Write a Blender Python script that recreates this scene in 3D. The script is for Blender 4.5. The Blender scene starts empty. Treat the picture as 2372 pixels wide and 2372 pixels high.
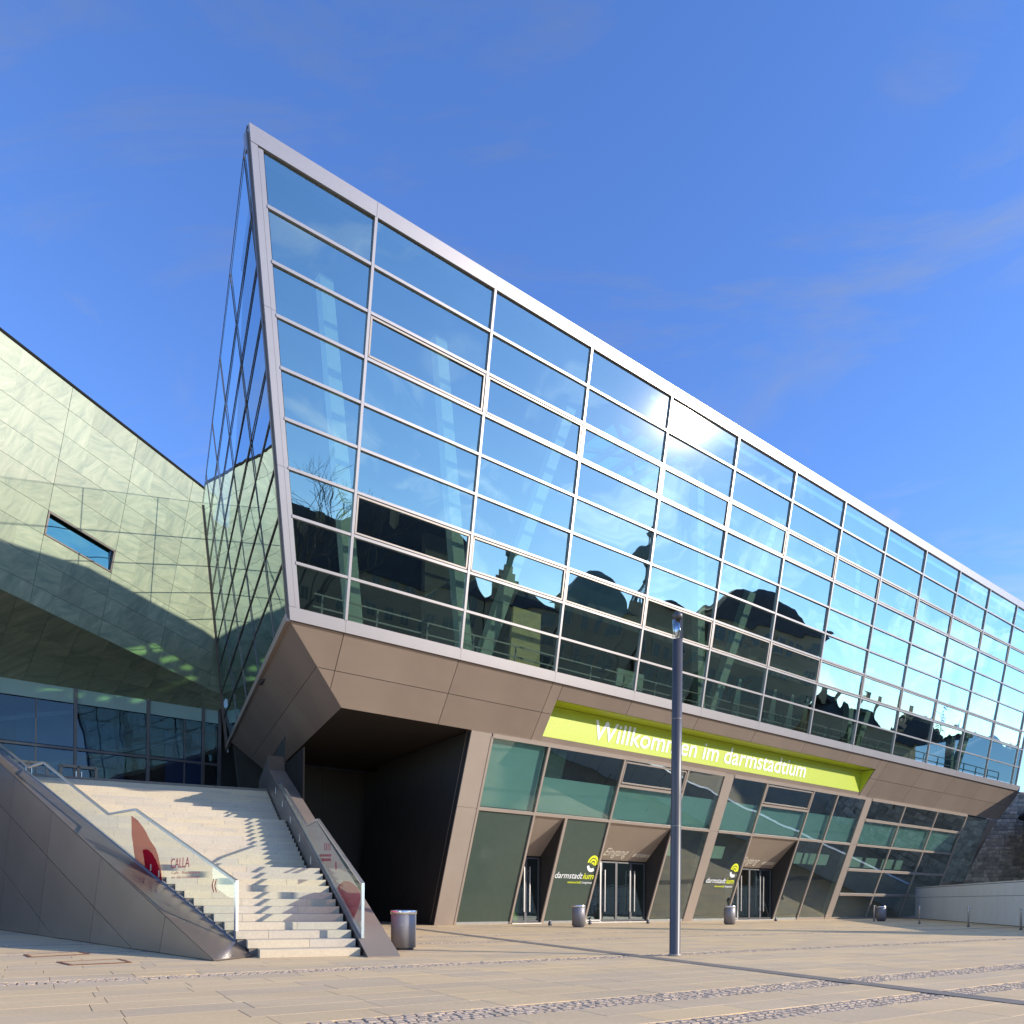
import bpy, math, random
from mathutils import Vector, Matrix, noise
from math import radians, sin, cos, pi
random.seed(7)
SC = bpy.context.scene
COL = SC.collection

# ------------------------------------------------------------ camera
FPX, PX, PY, RES, EYE = 1720.0, 1186.0, 2084.0, 2372.0, 1.1
RC, RS = cos(radians(.5)), sin(radians(.5))
cam = bpy.data.cameras.new('camera')
co = bpy.data.objects.new('camera', cam); COL.objects.link(co)
cam.sensor_width = 36; cam.lens = 36 * FPX / RES
cam.shift_y = (PY - RES / 2) / RES
cam.clip_start = .1; cam.clip_end = 3000
co.matrix_world = Matrix(((RC, -RS, 0, 0), (0, 0, -1, 0), (RS, RC, 0, EYE), (0, 0, 0, 1)))
SC.camera = co

# ------------------------------------------------------------ light
SUN = Vector((1.1338, -.2095, .407)).normalized()
SUN_EL = math.asin(SUN.z); SUN_AZ = math.atan2(SUN.x, SUN.y)
SC.view_settings.view_transform = 'Standard'
SC.view_settings.look = 'None'
SC.view_settings.exposure = 0.75
SC.view_settings.gamma = 1.0
SC.view_settings.use_curve_mapping = False
W = bpy.data.worlds.new('World'); SC.world = W; W.use_nodes = True
nt = W.node_tree; N_ = nt.nodes; L_ = nt.links
N_.clear()
out = N_.new('ShaderNodeOutputWorld'); bg = N_.new('ShaderNodeBackground')
sky = N_.new('ShaderNodeTexSky'); sky.sky_type = 'NISHITA'; sky.sun_disc = False
sky.sun_elevation = SUN_EL; sky.sun_rotation = SUN_AZ
sky.altitude = 150; sky.air_density = 1.0; sky.dust_density = .05; sky.ozone_density = 4.0
hs_ = N_.new('ShaderNodeHueSaturation'); hs_.inputs['Saturation'].default_value = 1.12; hs_.inputs['Value'].default_value = 1.36
hs_.inputs['Hue'].default_value = .514
tc = N_.new('ShaderNodeTexCoord')
mp = N_.new('ShaderNodeMapping'); mp.inputs['Rotation'].default_value = (.25, .1, .5); mp.inputs['Scale'].default_value = (1.0, 3.2, 5.5); mp.inputs['Location'].default_value = (1.2, 9.4, 3.3)
nz = N_.new('ShaderNodeTexNoise'); nz.inputs['Scale'].default_value = 1.5; nz.inputs['Detail'].default_value = 9
nz.inputs['Roughness'].default_value = .62; nz.inputs['Distortion'].default_value = 1.1
cr = N_.new('ShaderNodeValToRGB'); cr.color_ramp.elements[0].position = .50; cr.color_ramp.elements[1].position = .82
cr.color_ramp.elements[0].color = (0, 0, 0, 1); cr.color_ramp.elements[1].color = (.6, .6, .6, 1)
mx = N_.new('ShaderNodeMix'); mx.data_type = 'RGBA'
br = N_.new('ShaderNodeMix'); br.data_type = 'RGBA'; br.blend_type = 'MULTIPLY'; br.inputs[0].default_value = 1
L_.new(tc.outputs['Generated'], mp.inputs[0]); L_.new(mp.outputs[0], nz.inputs[0]); L_.new(nz.outputs[0], cr.inputs[0])
L_.new(sky.outputs[0], hs_.inputs['Color'])
L_.new(hs_.outputs[0], mx.inputs[6])
bw = N_.new('ShaderNodeRGBToBW'); L_.new(hs_.outputs[0], bw.inputs[0])
cw = N_.new('ShaderNodeMix'); cw.data_type = 'RGBA'; cw.blend_type = 'MULTIPLY'; cw.inputs[0].default_value = 1
L_.new(bw.outputs[0], cw.inputs[6]); cw.inputs[7].default_value = (1.0, 1.12, 1.28, 1)
# thin ice cloud scatters forward: brighter towards the sun
dp = N_.new('ShaderNodeVectorMath'); dp.operation = 'DOT_PRODUCT'; dp.inputs[1].default_value = SUN; L_.new(tc.outputs['Generated'], dp.inputs[0])
mxz = N_.new('ShaderNodeMath'); mxz.operation = 'MAXIMUM'; mxz.inputs[1].default_value = 0; L_.new(dp.outputs['Value'], mxz.inputs[0])
pwz = N_.new('ShaderNodeMath'); pwz.operation = 'POWER'; pwz.inputs[1].default_value = 4; L_.new(mxz.outputs[0], pwz.inputs[0])
mdz = N_.new('ShaderNodeMath'); mdz.operation = 'MULTIPLY_ADD'; mdz.inputs[1].default_value = 1.5; mdz.inputs[2].default_value = 1.12; L_.new(pwz.outputs[0], mdz.inputs[0])
scz = N_.new('ShaderNodeVectorMath'); scz.operation = 'SCALE'; L_.new(cw.outputs[2], scz.inputs[0]); L_.new(mdz.outputs[0], scz.inputs['Scale'])
L_.new(scz.outputs[0], mx.inputs[7]); L_.new(cr.outputs[0], mx.inputs[0])
L_.new(mx.outputs[2], bg.inputs[0]); L_.new(bg.outputs[0], out.inputs[0])
bg.inputs[1].default_value = .15
sun = bpy.data.lights.new('sun', 'SUN'); sun.energy = 3.7; sun.angle = radians(.53); sun.color = (1, .91, .76)
so = bpy.data.objects.new('sun', sun); COL.objects.link(so)
so.rotation_euler = SUN.to_track_quat('Z', 'Y').to_euler(); so.location = (60, -20, 60)

# ------------------------------------------------------------ survey helpers (points measured on real planes)
def ray(px, py):
    dx, dy = px - PX, py - PY
    return Vector(((dx * RC + dy * RS) / FPX, 1, (dx * RS - dy * RC) / FPX))
O = Vector((0, 0, EYE))
def hit(px, py, n, d):
    r = ray(px, py); return O + r * ((d - n.dot(O)) / n.dot(r))
ZUP = Vector((0, 0, 1))
def G(px, py, z=0.0): return hit(px, py, ZUP, z)
U = Vector((.80441295, .59407054, 0)); NV = Vector((.59407054, -.80441295, 0))
def B(u, d, z): return U * u - NV * d + ZUP * z          # building frame: along, depth, height

# ------------------------------------------------------------ object helpers
ORG = {}
def link(name, me, loc, parent=None):
    o = bpy.data.objects.new(name, me); COL.objects.link(o)
    ORG[o.as_pointer()] = Vector(loc)
    if parent is not None:
        o.parent = parent; o.location = Vector(loc) - ORG[parent.as_pointer()]
    else: o.location = loc
    return o
def tag(o, label=None, cat=None, group=None, kind=None):
    if label: o['label'] = label
    if cat: o['category'] = cat
    if group: o['group'] = group
    if kind: o['kind'] = kind
    return o
def empty(name, loc, label=None, cat=None, group=None, kind=None):
    o = bpy.data.objects.new(name, None); COL.objects.link(o); o.location = loc
    o.empty_display_size = .3
    ORG[o.as_pointer()] = Vector(loc); return tag(o, label, cat, group, kind)
class MB:
    def __init__(s): s.v = []; s.f = []
    def add(s, vs, fs):
        b = len(s.v); s.v += [Vector(v) for v in vs]; s.f += [[i + b for i in f] for f in fs]; return s
    def box(s, p, ex, ey, ez):
        p, ex, ey, ez = Vector(p), Vector(ex), Vector(ey), Vector(ez)
        vs = [p, p + ex, p + ex + ey, p + ey]; vs += [v + ez for v in vs]
        f = [[0, 3, 2, 1], [4, 5, 6, 7], [0, 1, 5, 4], [1, 2, 6, 5], [2, 3, 7, 6], [3, 0, 4, 7]]
        if ex.cross(ey).dot(ez) < 0: f = [q[::-1] for q in f]
        return s.add(vs, f)
    def prism(s, poly, ext):
        poly = [Vector(p) for p in poly]; ext = Vector(ext); n = len(poly)
        nor = Vector((0, 0, 0))
        for i in range(1, n - 1): nor += (poly[i] - poly[0]).cross(poly[i + 1] - poly[0])
        vs = poly + [p + ext for p in poly]
        f = [list(range(n))[::-1], [n + i for i in range(n)]] + [[i, (i + 1) % n, n + (i + 1) % n, n + i] for i in range(n)]
        if nor.dot(ext) < 0: f = [q[::-1] for q in f]
        return s.add(vs, f)
    def bar(s, a, b, w, h, up):
        a, b, up = Vector(a), Vector(b), Vector(up)
        t = (b - a).normalized(); sd = t.cross(up).normalized(); up = sd.cross(t).normalized()
        return s.box(a - sd * w / 2 - up * h / 2, b - a, sd * w, up * h)
    def lathe(s, c, prof, n=24, axis=ZUP):
        c = Vector(c); b = []
        for r, z in prof:
            b.append([c + Vector((r * cos(2 * pi * i / n), r * sin(2 * pi * i / n), z)) for i in range(n)])
        vs = [v for ring in b for v in ring]; f = []
        for k in range(len(prof) - 1):
            for i in range(n):
                j = (i + 1) % n; f.append([k * n + i, k * n + j, (k + 1) * n + j, (k + 1) * n + i])
        f.append(list(range(n))[::-1]); f.append([(len(prof) - 1) * n + i for i in range(n)])
        return s.add(vs, f)
    def build(s, name, mat, parent=None, smooth=False, loc=None):
        if loc is None:
            loc = sum(s.v, Vector((0, 0, 0))) / max(1, len(s.v))
        me = bpy.data.meshes.new(name)
        me.from_pydata([v - loc for v in s.v], [], s.f); me.materials.append(mat); me.update()
        if smooth:
            for p in me.polygons: p.use_smooth = len(p.vertices) == 4
        return link(name, me, loc, parent)
def clip(poly, n, d):      # keep n.p <= d
    o = []
    for i in range(len(poly)):
        a, b = poly[i], poly[(i + 1) % len(poly)]; da, db = n.dot(a) - d, n.dot(b) - d
        if da <= 0: o.append(a)
        if da * db < 0: o.append(a + (b - a) * (da / (da - db)))
    return o
def inset(poly, g):
    n = len(poly); c = sum(poly, Vector((0, 0, 0))) / n; o = []
    nor = (poly[1] - poly[0]).cross(poly[2] - poly[1]).normalized()
    for i in range(n):
        p = poly[i]; e0 = (p - poly[i - 1]).normalized(); e1 = (poly[(i + 1) % n] - p).normalized()
        m0 = nor.cross(e0); m1 = nor.cross(e1); k = 1 + m0.dot(m1)
        o.append(p + (m0 + m1) * (g / max(k, .3)))
    return o
def panel(name, poly, nor, mat, parent, gap=.008, thick=.04, out=0.0):
    poly = [Vector(p) for p in poly]; nor = Vector(nor).normalized()
    if (poly[1] - poly[0]).cross(poly[2] - poly[1]).dot(nor) < 0: poly = poly[::-1]
    q = inset(poly, gap) if gap else poly
    return MB().prism([p + nor * out for p in q], -nor * thick).build(name, mat, parent)
def text_obj(name, s, p, ex, ey, height, width, mat, parent, depth=.012, shear=.22, bold=.0, ratio=None):
    cu = bpy.data.curves.new(name, 'FONT'); cu.body = s; cu.extrude = .02; cu.shear = shear; cu.offset = bold; cu.resolution_u = 3
    t = bpy.data.objects.new(name, cu); COL.objects.link(t)
    dg = bpy.context.evaluated_depsgraph_get(); dg.update()
    me = bpy.data.meshes.new_from_object(t.evaluated_get(dg)); bpy.data.objects.remove(t)
    xs = [v.co.x for v in me.vertices]; x0, x1 = min(xs), max(xs)
    ex, ey = Vector(ex).normalized(), Vector(ey).normalized(); nz_ = ex.cross(ey)
    sx = width / (x1 - x0); sy = height / .7
    for v in me.vertices: v.co = ex * ((v.co.x - x0) * sx) + ey * (v.co.y * sy) + nz_ * (v.co.z / .02 * depth)
    me.materials.clear(); me.materials.append(mat); me.update()
    return link(name, me, p, parent)

# ------------------------------------------------------------ materials
def mat_new(name):
    m = bpy.data.materials.new(name); m.use_nodes = True; m.node_tree.nodes.clear()
    o = m.node_tree.nodes.new('ShaderNodeOutputMaterial'); return m, m.node_tree, o
def tint(nt, links, base, var, scale, coord='Object', stretch=None, rnd=0.0, detail=6):
    nd = nt.nodes; tcn = nd.new('ShaderNodeTexCoord'); nz = nd.new('ShaderNodeTexNoise')
    nz.inputs['Scale'].default_value = scale; nz.inputs['Detail'].default_value = detail; nz.inputs['Roughness'].default_value = .6
    src = tcn.outputs[coord]
    if coord == 'World':
        pass
    if stretch:
        mpn = nd.new('ShaderNodeMapping'); mpn.inputs['Scale'].default_value = stretch[0]; mpn.inputs['Rotation'].default_value = stretch[1]
        links.new(src, mpn.inputs[0]); src = mpn.outputs[0]
    links.new(src, nz.inputs[0])
    mr = nd.new('ShaderNodeMapRange'); mr.inputs[1].default_value = .3; mr.inputs[2].default_value = .7
    mr.inputs[3].default_value = 1 - var; mr.inputs[4].default_value = 1 + var
    links.new(nz.outputs[0], mr.inputs[0])
    val = mr.outputs[0]
    if rnd:
        oi = nd.new('ShaderNodeObjectInfo'); m2 = nd.new('ShaderNodeMapRange'); m2.inputs[3].default_value = 1 - rnd; m2.inputs[4].default_value = 1 + rnd
        links.new(oi.outputs['Random'], m2.inputs[0]); mu = nd.new('ShaderNodeMath'); mu.operation = 'MULTIPLY'
        links.new(val, mu.inputs[0]); links.new(m2.outputs[0], mu.inputs[1]); val = mu.outputs[0]
    mc = nd.new('ShaderNodeVectorMath'); mc.operation = 'SCALE'; mc.inputs[0].default_value = base
    links.new(val, mc.inputs['Scale'])
    return mc.outputs[0], nz.outputs[0]
def solid(name, base, rough=.6, metal=0.0, var=.08, scale=3, rnd=0.0, bump=0.0, bscale=40, spec=.5, stretch=None, coord='Object', detail=6):
    m, nt, o = mat_new(name); p = nt.nodes.new('ShaderNodeBsdfPrincipled')
    c, f = tint(nt, nt.links, base, var, scale, coord, stretch, rnd, detail)
    nt.links.new(c, p.inputs['Base Color']); p.inputs['Roughness'].default_value = rough; p.inputs['Metallic'].default_value = metal
    p.inputs['Specular IOR Level'].default_value = spec
    if bump:
        tcn = nt.nodes.new('ShaderNodeTexCoord'); bn = nt.nodes.new('ShaderNodeTexNoise'); bn.inputs['Scale'].default_value = bscale; bn.inputs['Detail'].default_value = 5
        nt.links.new(tcn.outputs[coord], bn.inputs[0])
        b = nt.nodes.new('ShaderNodeBump'); b.inputs['Strength'].default_value = bump; b.inputs['Distance'].default_value = .02
        nt.links.new(bn.outputs[0], b.inputs['Height']); nt.links.new(b.outputs[0], p.inputs['Normal'])
    nt.links.new(p.outputs[0], o.inputs[0]); return m
def glass(name, tintc, f0, fg, refl=(.80, .95, 1), wav=.035, halo=.0065, pw=1.0):
    """coated pane: sharp reflection + a faint dusty lobe over tinted see-through"""
    m, nt, o = mat_new(name); nd, lk = nt.nodes, nt.links
    tr = nd.new('ShaderNodeBsdfTransparent'); tr.inputs[0].default_value = (*tintc, 1)
    g = nd.new('ShaderNodeBsdfGlossy'); g.inputs['Color'].default_value = (*refl, 1); g.inputs['Roughness'].default_value = 0.008
    g2 = nd.new('ShaderNodeBsdfGlossy'); g2.inputs['Color'].default_value = (1, .97, .93, 1); g2.inputs['Roughness'].default_value = .09
    tcn = nd.new('ShaderNodeTexCoord'); nz = nd.new('ShaderNodeTexNoise'); nz.inputs['Scale'].default_value = .55; nz.inputs['Detail'].default_value = 1
    lk.new(tcn.outputs['Object'], nz.inputs[0])
    b = nd.new('ShaderNodeBump'); b.inputs['Strength'].default_value = wav; b.inputs['Distance'].default_value = .35
    lk.new(nz.outputs[0], b.inputs['Height']); lk.new(b.outputs[0], g.inputs['Normal'])
    lw = nd.new('ShaderNodeLayerWeight'); lw.inputs['Blend'].default_value = .5
    mr = nd.new('ShaderNodeMapRange'); mr.inputs[1].default_value = 0; mr.inputs[2].default_value = 1
    mr.inputs[3].default_value = f0; mr.inputs[4].default_value = fg
    pwn = nd.new('ShaderNodeMath'); pwn.operation = 'POWER'; pwn.inputs[1].default_value = pw
    lk.new(lw.outputs['Facing'], pwn.inputs[0]); lk.new(pwn.outputs[0], mr.inputs[0])
    m1 = nd.new('ShaderNodeMixShader'); m2 = nd.new('ShaderNodeMixShader'); m3 = nd.new('ShaderNodeMixShader')
    lk.new(mr.outputs[0], m1.inputs[0]); lk.new(tr.outputs[0], m1.inputs[1]); lk.new(g.outputs[0], m1.inputs[2])
    m2.inputs[0].default_value = halo; lk.new(m1.outputs[0], m2.inputs[1]); lk.new(g2.outputs[0], m2.inputs[2])
    geo = nd.new('ShaderNodeNewGeometry'); cl = nd.new('ShaderNodeBsdfTransparent')
    lk.new(geo.outputs['Backfacing'], m3.inputs[0]); lk.new(m2.outputs[0], m3.inputs[1]); lk.new(cl.outputs[0], m3.inputs[2])
    lk.new(m3.outputs[0], o.inputs[0]); return m
def stone_mat():
    m, nt, o = mat_new('quartzite'); nd, lk = nt.nodes, nt.links
    p = nd.new('ShaderNodeBsdfPrincipled'); p.inputs['Roughness'].default_value = .42; p.inputs['Specular IOR Level'].default_value = .45
    tcn = nd.new('ShaderNodeTexCoord'); oi = nd.new('ShaderNodeObjectInfo')
    def mth(op, a, b_=None):
        n = nd.new('ShaderNodeMath'); n.operation = op
        for i, v in enumerate((a, b_)):
            if v is None: continue
            if hasattr(v, 'is_linked'): lk.new(v, n.inputs[i])
            else: n.inputs[i].default_value = v
        return n.outputs[0]
    def dot(v):
        n = nd.new('ShaderNodeVectorMath'); n.operation = 'DOT_PRODUCT'; n.inputs[1].default_value = v
        lk.new(tcn.outputs['Object'], n.inputs[0]); return n.outputs['Value']
    pv, pw_ = dot(ray(2010, 2328).normalized()), dot(ray(11836, -57404).normalized())
    rn = oi.outputs['Random']
    th = mth('ADD', mth('MULTIPLY', mth('SINE', mth('MULTIPLY', rn, 40.0)), .55), .75)
    cs_, sn_ = mth('COSINE', th), mth('SINE', th)
    xx = mth('ADD', mth('MULTIPLY', pv, cs_), mth('MULTIPLY', pw_, sn_)); yy = mth('SUBTRACT', mth('MULTIPLY', pw_, cs_), mth('MULTIPLY', pv, sn_))
    cb = nd.new('ShaderNodeCombineXYZ'); lk.new(mth('ADD', mth('MULTIPLY', xx, .75), mth('MULTIPLY', rn, 71.0)), cb.inputs[0]); lk.new(mth('MULTIPLY', yy, 3.4), cb.inputs[1]); lk.new(mth('MULTIPLY', rn, 33.0), cb.inputs[2])
    nz = nd.new('ShaderNodeTexNoise'); nz.inputs['Scale'].default_value = 1.0; nz.inputs['Detail'].default_value = 12; nz.inputs['Roughness'].default_value = .7; nz.inputs['Distortion'].default_value = .6
    lk.new(cb.outputs[0], nz.inputs[0])
    r = nd.new('ShaderNodeValToRGB'); e = r.color_ramp.elements
    e[0].position = .30; e[0].color = (.135, .185, .14, 1); e[1].position = .78; e[1].color = (.46, .455, .325, 1)
    k = r.color_ramp.elements.new(.5); k.color = (.235, .275, .185, 1)
    k = r.color_ramp.elements.new(.62); k.color = (.285, .315, .215, 1)
    lk.new(nz.outputs[0], r.inputs[0])
    mr = nd.new('ShaderNodeMapRange'); mr.inputs[3].default_value = .87; mr.inputs[4].default_value = 1.10; lk.new(oi.outputs['Random'], mr.inputs[0])
    sc = nd.new('ShaderNodeVectorMath'); sc.operation = 'SCALE'; lk.new(r.outputs[0], sc.inputs[0]); lk.new(mr.outputs[0], sc.inputs['Scale'])
    lk.new(sc.outputs[0], p.inputs['Base Color'])
    b = nd.new('ShaderNodeBump'); b.inputs['Strength'].default_value = .25; b.inputs['Distance'].default_value = .03
    lk.new(nz.outputs[0], b.inputs['Height']); lk.new(b.outputs[0], p.inputs['Normal'])
    lk.new(p.outputs[0], o.inputs[0]); return m
def paving_mat(name, base, rnd, var):
    m, nt, o = mat_new(name); nd, lk = nt.nodes, nt.links
    p = nd.new('ShaderNodeBsdfPrincipled'); p.inputs['Roughness'].default_value = .75; p.inputs['Specular IOR Level'].default_value = .25
    geo = nd.new('ShaderNodeNewGeometry')
    nz = nd.new('ShaderNodeTexNoise'); nz.inputs['Scale'].default_value = .55; nz.inputs['Detail'].default_value = 7; nz.inputs['Roughness'].default_value = .6
    mp = nd.new('ShaderNodeMapping'); mp.inputs['Rotation'].default_value = (0, 0, -.57); mp.inputs['Scale'].default_value = (.35, 1.6, 1)
    lk.new(geo.outputs['Position'], mp.inputs[0]); lk.new(mp.outputs[0], nz.inputs[0])
    n2 = nd.new('ShaderNodeTexNoise'); n2.inputs['Scale'].default_value = 22; n2.inputs['Detail'].default_value = 6; lk.new(geo.outputs['Position'], n2.inputs[0])
    vor = nd.new('ShaderNodeObjectInfo')
    rp = nd.new('ShaderNodeMath'); rp.operation = 'ADD'
    lk.new(geo.outputs['Random Per Island'], rp.inputs[0]); lk.new(vor.outputs['Random'], rp.inputs[1])
    fr = nd.new('ShaderNodeMath'); fr.operation = 'FRACT'; lk.new(rp.outputs[0], fr.inputs[0])
    mr = nd.new('ShaderNodeMapRange'); mr.inputs[3].default_value = 1 - rnd; mr.inputs[4].default_value = 1 + rnd; lk.new(fr.outputs[0], mr.inputs[0])
    m1 = nd.new('ShaderNodeMapRange'); m1.inputs[1].default_value = .3; m1.inputs[2].default_value = .7; m1.inputs[3].default_value = 1 - var; m1.inputs[4].default_value = 1 + var; lk.new(nz.outputs[0], m1.inputs[0])
    m2 = nd.new('ShaderNodeMapRange'); m2.inputs[1].default_value = .3; m2.inputs[2].default_value = .7; m2.inputs[3].default_value = .93; m2.inputs[4].default_value = 1.07; lk.new(n2.outputs[0], m2.inputs[0])
    a = nd.new('ShaderNodeMath'); a.operation = 'MULTIPLY'; lk.new(mr.outputs[0], a.inputs[0]); lk.new(m1.outputs[0], a.inputs[1])
    a2 = nd.new('ShaderNodeMath'); a2.operation = 'MULTIPLY'; lk.new(a.outputs[0], a2.inputs[0]); lk.new(m2.outputs[0], a2.inputs[1])
    hue = nd.new('ShaderNodeMix'); hue.data_type = 'RGBA'; lk.new(fr.outputs[0], hue.inputs[0])
    hue.inputs[6].default_value = (base[0] * .97, base[1] * .99, base[2] * 1.06, 1); hue.inputs[7].default_value = (base[0] * 1.03, base[1], base[2] * .92, 1)
    sc = nd.new('ShaderNodeVectorMath'); sc.operation = 'SCALE'; lk.new(hue.outputs[2], sc.inputs[0]); lk.new(a2.outputs[0], sc.inputs['Scale'])
    lk.new(sc.outputs[0], p.inputs['Base Color'])
    b = nd.new('ShaderNodeBump'); b.inputs['Strength'].default_value = .12; b.inputs['Distance'].default_value = .01
    lk.new(n2.outputs[0], b.inputs['Height']); lk.new(b.outputs[0], p.inputs['Normal'])
    lk.new(p.outputs[0], o.inputs[0]); return m
M = dict(
    frame=solid('aluminium', (.29, .268, .27), .34, .45, .03, 1.5),
    sash=solid('sash_aluminium', (.26, .225, .205), .4, .4, .03, 2),
    sframe=solid('dark_aluminium', (.10, .085, .085), .4, .4, .05, 2),
    brown=solid('bronze_sheet', (.275, .212, .168), .46, .25, .09, .5, rnd=.05),
    brown2=solid('bronze_frame', (.34, .275, .225), .45, .25, .05, 1),
    cheek=solid('bronze_cladding', (.20, .155, .125), .30, .5, .12, .6, rnd=.06),
    dark=solid('shaded_bronze', (.026, .023, .021), .6, .0, .15, .8),  # bronze panels with their shade put into the colour
    joint=solid('joint_black', (.016, .015, .014), .9, spec=.1),
    void=solid('interior_dark', (.045, .045, .042), .8, var=.2, scale=.5),
    intwall=solid('interior_brown', (.11, .085, .06), .8, var=.25, scale=.3),
    pane=glass('facade_glass', (.52, .68, .63), .285, .78, refl=(.66, .83, .78)),
    spane=glass('side_glass', (.93, .96, .90), .04, 1.0, halo=0.0, pw=2.0, wav=.008),
    epane=glass('entrance_glass', (.55, .72, .68), .07, .8, halo=.003, pw=1.4),
    cpane=glass('curtain_glass', (.40, .52, .62), .05, .6, halo=.0, pw=2),
    rail=glass('rail_glass', (.90, .97, .95), .035, .6, wav=.0, halo=.0, pw=3.6),
    frit=solid('fritted_glass', (.048, .070, .056), .22, .0, .05, 3, spec=.55),
    teal=solid('spandrel_teal', (.27, .40, .37), .5, .0, .04, .7),
    column=solid('column_paint', (.37, .42, .32), .6),
    wood=solid('wood_panel', (.62, .44, .16), .6, var=.2, scale=2, stretch=((1, 1, 6), (0, 0, 0))),
    quartz=stone_mat(),
    paver=paving_mat('sandstone_paver', (.61, .445, .262), .06, .09),
    stair=paving_mat('stair_stone', (.54, .455, .34), .05, .07),
    sett=solid('sett_stone', (.46, .35, .255), .85, .0, .3, 6, bump=.4, bscale=60),
    bed=solid('bedding_sand', (.27, .20, .13), .95, .0, .2, 3),
    strip=solid('dark_strip', (.20, .165, .135), .8, .0, .15, 3),
    ground=solid('ground_soil', (.42, .35, .27), .9, .0, .12, .4),
    sign=None, white=solid('white_letter', (.82, .82, .80), .5, var=.01), eletter=solid('beige_letter', (.72, .66, .54), .5, var=.01),
    lime=solid('lime_print', (.70, .74, .03), .5, var=.02), red=solid('red_print', (.42, .012, .03), .35, var=.04),
    sill=solid('sill_sheet', (.36, .35, .33), .5, .2),
    steel=solid('brushed_steel', (.52, .50, .49), .32, .85, .05, 3),
    bin=solid('bin_steel', (.24, .225, .23), .5, .3, .06, 2), binlid=solid('bin_lid', (.75, .74, .74), .25, .9, .04, 2),
    mast=solid('mast_paint', (.075, .072, .078), .42, .1, .06, 2), galv=solid('galvanised', (.33, .30, .27), .5, .5, .1, 6),
    rust=solid('rusty_iron', (.22, .085, .04), .8, .2, .4, 14, bump=.3),
    wpanel=solid('white_panel', (.82, .84, .88), .45, var=.03, scale=1, rnd=.02),
    rubble=None, mortar=solid('mortar', (.42, .36, .30), .95, var=.25, scale=1.2, bump=.6, bscale=6),
    blue=solid('blue_wall', (.02, .055, .17), .6), olive=solid('olive_wall', (.16, .20, .02), .6),
    castle=solid('castle_plaster', (.27, .20, .125), .9, var=.12, scale=.2), slate=solid('slate_roof', (.05, .05, .055), .95, var=.2, scale=.6, spec=.1),
    copper=solid('copper_roof', (.10, .15, .13), .7, var=.2, scale=.6), winfr=solid('window_trim', (.24, .20, .15), .8),
    wing=solid('dark_window', (.02, .025, .03), .15), bark=solid('bark', (.09, .07, .055), .9, var=.3, scale=3),
    leaf=solid('foliage', (.05, .08, .03), .9, var=.4, scale=.4),
)
def lime_mat():
    m, nt, o = mat_new('lime_sign_face'); p = nt.nodes.new('ShaderNodeBsdfPrincipled')
    c, f = tint(nt, nt.links, (.40, .475, .025), .12, 14, 'Object'); nt.links.new(c, p.inputs['Base Color'])
    p.inputs['Roughness'].default_value = .4; nt.links.new(p.outputs[0], o.inputs[0]); return m
M['sign'] = lime_mat()
def rubble_mat():
    m, nt, o = mat_new('rubble_stone'); nd, lk = nt.nodes, nt.links; p = nd.new('ShaderNodeBsdfPrincipled'); p.inputs['Roughness'].default_value = .95
    c, f = tint(nt, lk, (.52, .42, .33), .35, 2.2, 'Object', rnd=0.0)
    geo = nd.new('ShaderNodeNewGeometry'); mr = nd.new('ShaderNodeMapRange'); mr.inputs[3].default_value = .65; mr.inputs[4].default_value = 1.4
    lk.new(geo.outputs['Random Per Island'], mr.inputs[0]); sc = nd.new('ShaderNodeVectorMath'); sc.operation = 'SCALE'
    lk.new(c, sc.inputs[0]); lk.new(mr.outputs[0], sc.inputs['Scale']); lk.new(sc.outputs[0], p.inputs['Base Color']); lk.new(p.outputs[0], o.inputs[0]); return m
M['rubble'] = rubble_mat()

# ============================================================ GROUND
gm = MB(); gm.add([(-1500, -1500, -.06), (1500, -1500, -.06), (1500, 1500, -.06), (-1500, 1500, -.06)], [[0, 1, 2, 3]])
tag(gm.build('ground', M['ground']), kind='structure')
PD = Vector((.8406, .5417, 0)); QD = Vector((-.5417, .8406, 0))
def PQ(p, q, z=0.0): return PD * p + QD * q + ZUP * z
plaza = empty('plaza_paving', (0, 0, 0), kind='structure')
STRIPS = [(4.74, .42), (6.2, .56), (11.1, .46), (16.5, .42), (19.4, .42), (25.6, .42)]
rows = []; q = -9.0
edges = [(-9.0)]
cur = -9.0
for sq, sw in STRIPS:
    a = sq - sw / 2; n = max(1, round((a - cur) / .55)); h = (a - cur) / n
    rows += [(cur + i * h, h) for i in range(n)]; cur = sq + sw / 2
n = 34; rows += [(cur + i * .55, .55) for i in range(n)]
pav = []
for r, (q0, h) in enumerate(rows):
    p = -38 + (r * .371) % 1.0
    while p < 72:
        l = random.choice((.85, 1.0, 1.0, 1.15, 1.3))
        pav.append((p, q0, l, h)); p += l
STC = Vector((.9135, .4067, 0)); STA = Vector((-.4067, .9135, 0)); STO = Vector((-2.9574, 14.1357, 0))
def in_view(p, q, l, h):
    c = PQ(p + l / 2, q + h / 2)
    if c.y < 2.5: return None
    x = PX + c.x / c.y * FPX; y = PY + EYE / c.y * FPX
    s = FPX * l / c.y
    if -s < x < RES + s and y < RES + 60: return c.y
    return None
cand = sorted([(in_view(*t), i) for i, t in enumerate(pav) if in_view(*t)])
near = set(i for y, i in cand[:300])
far = MB()
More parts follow.
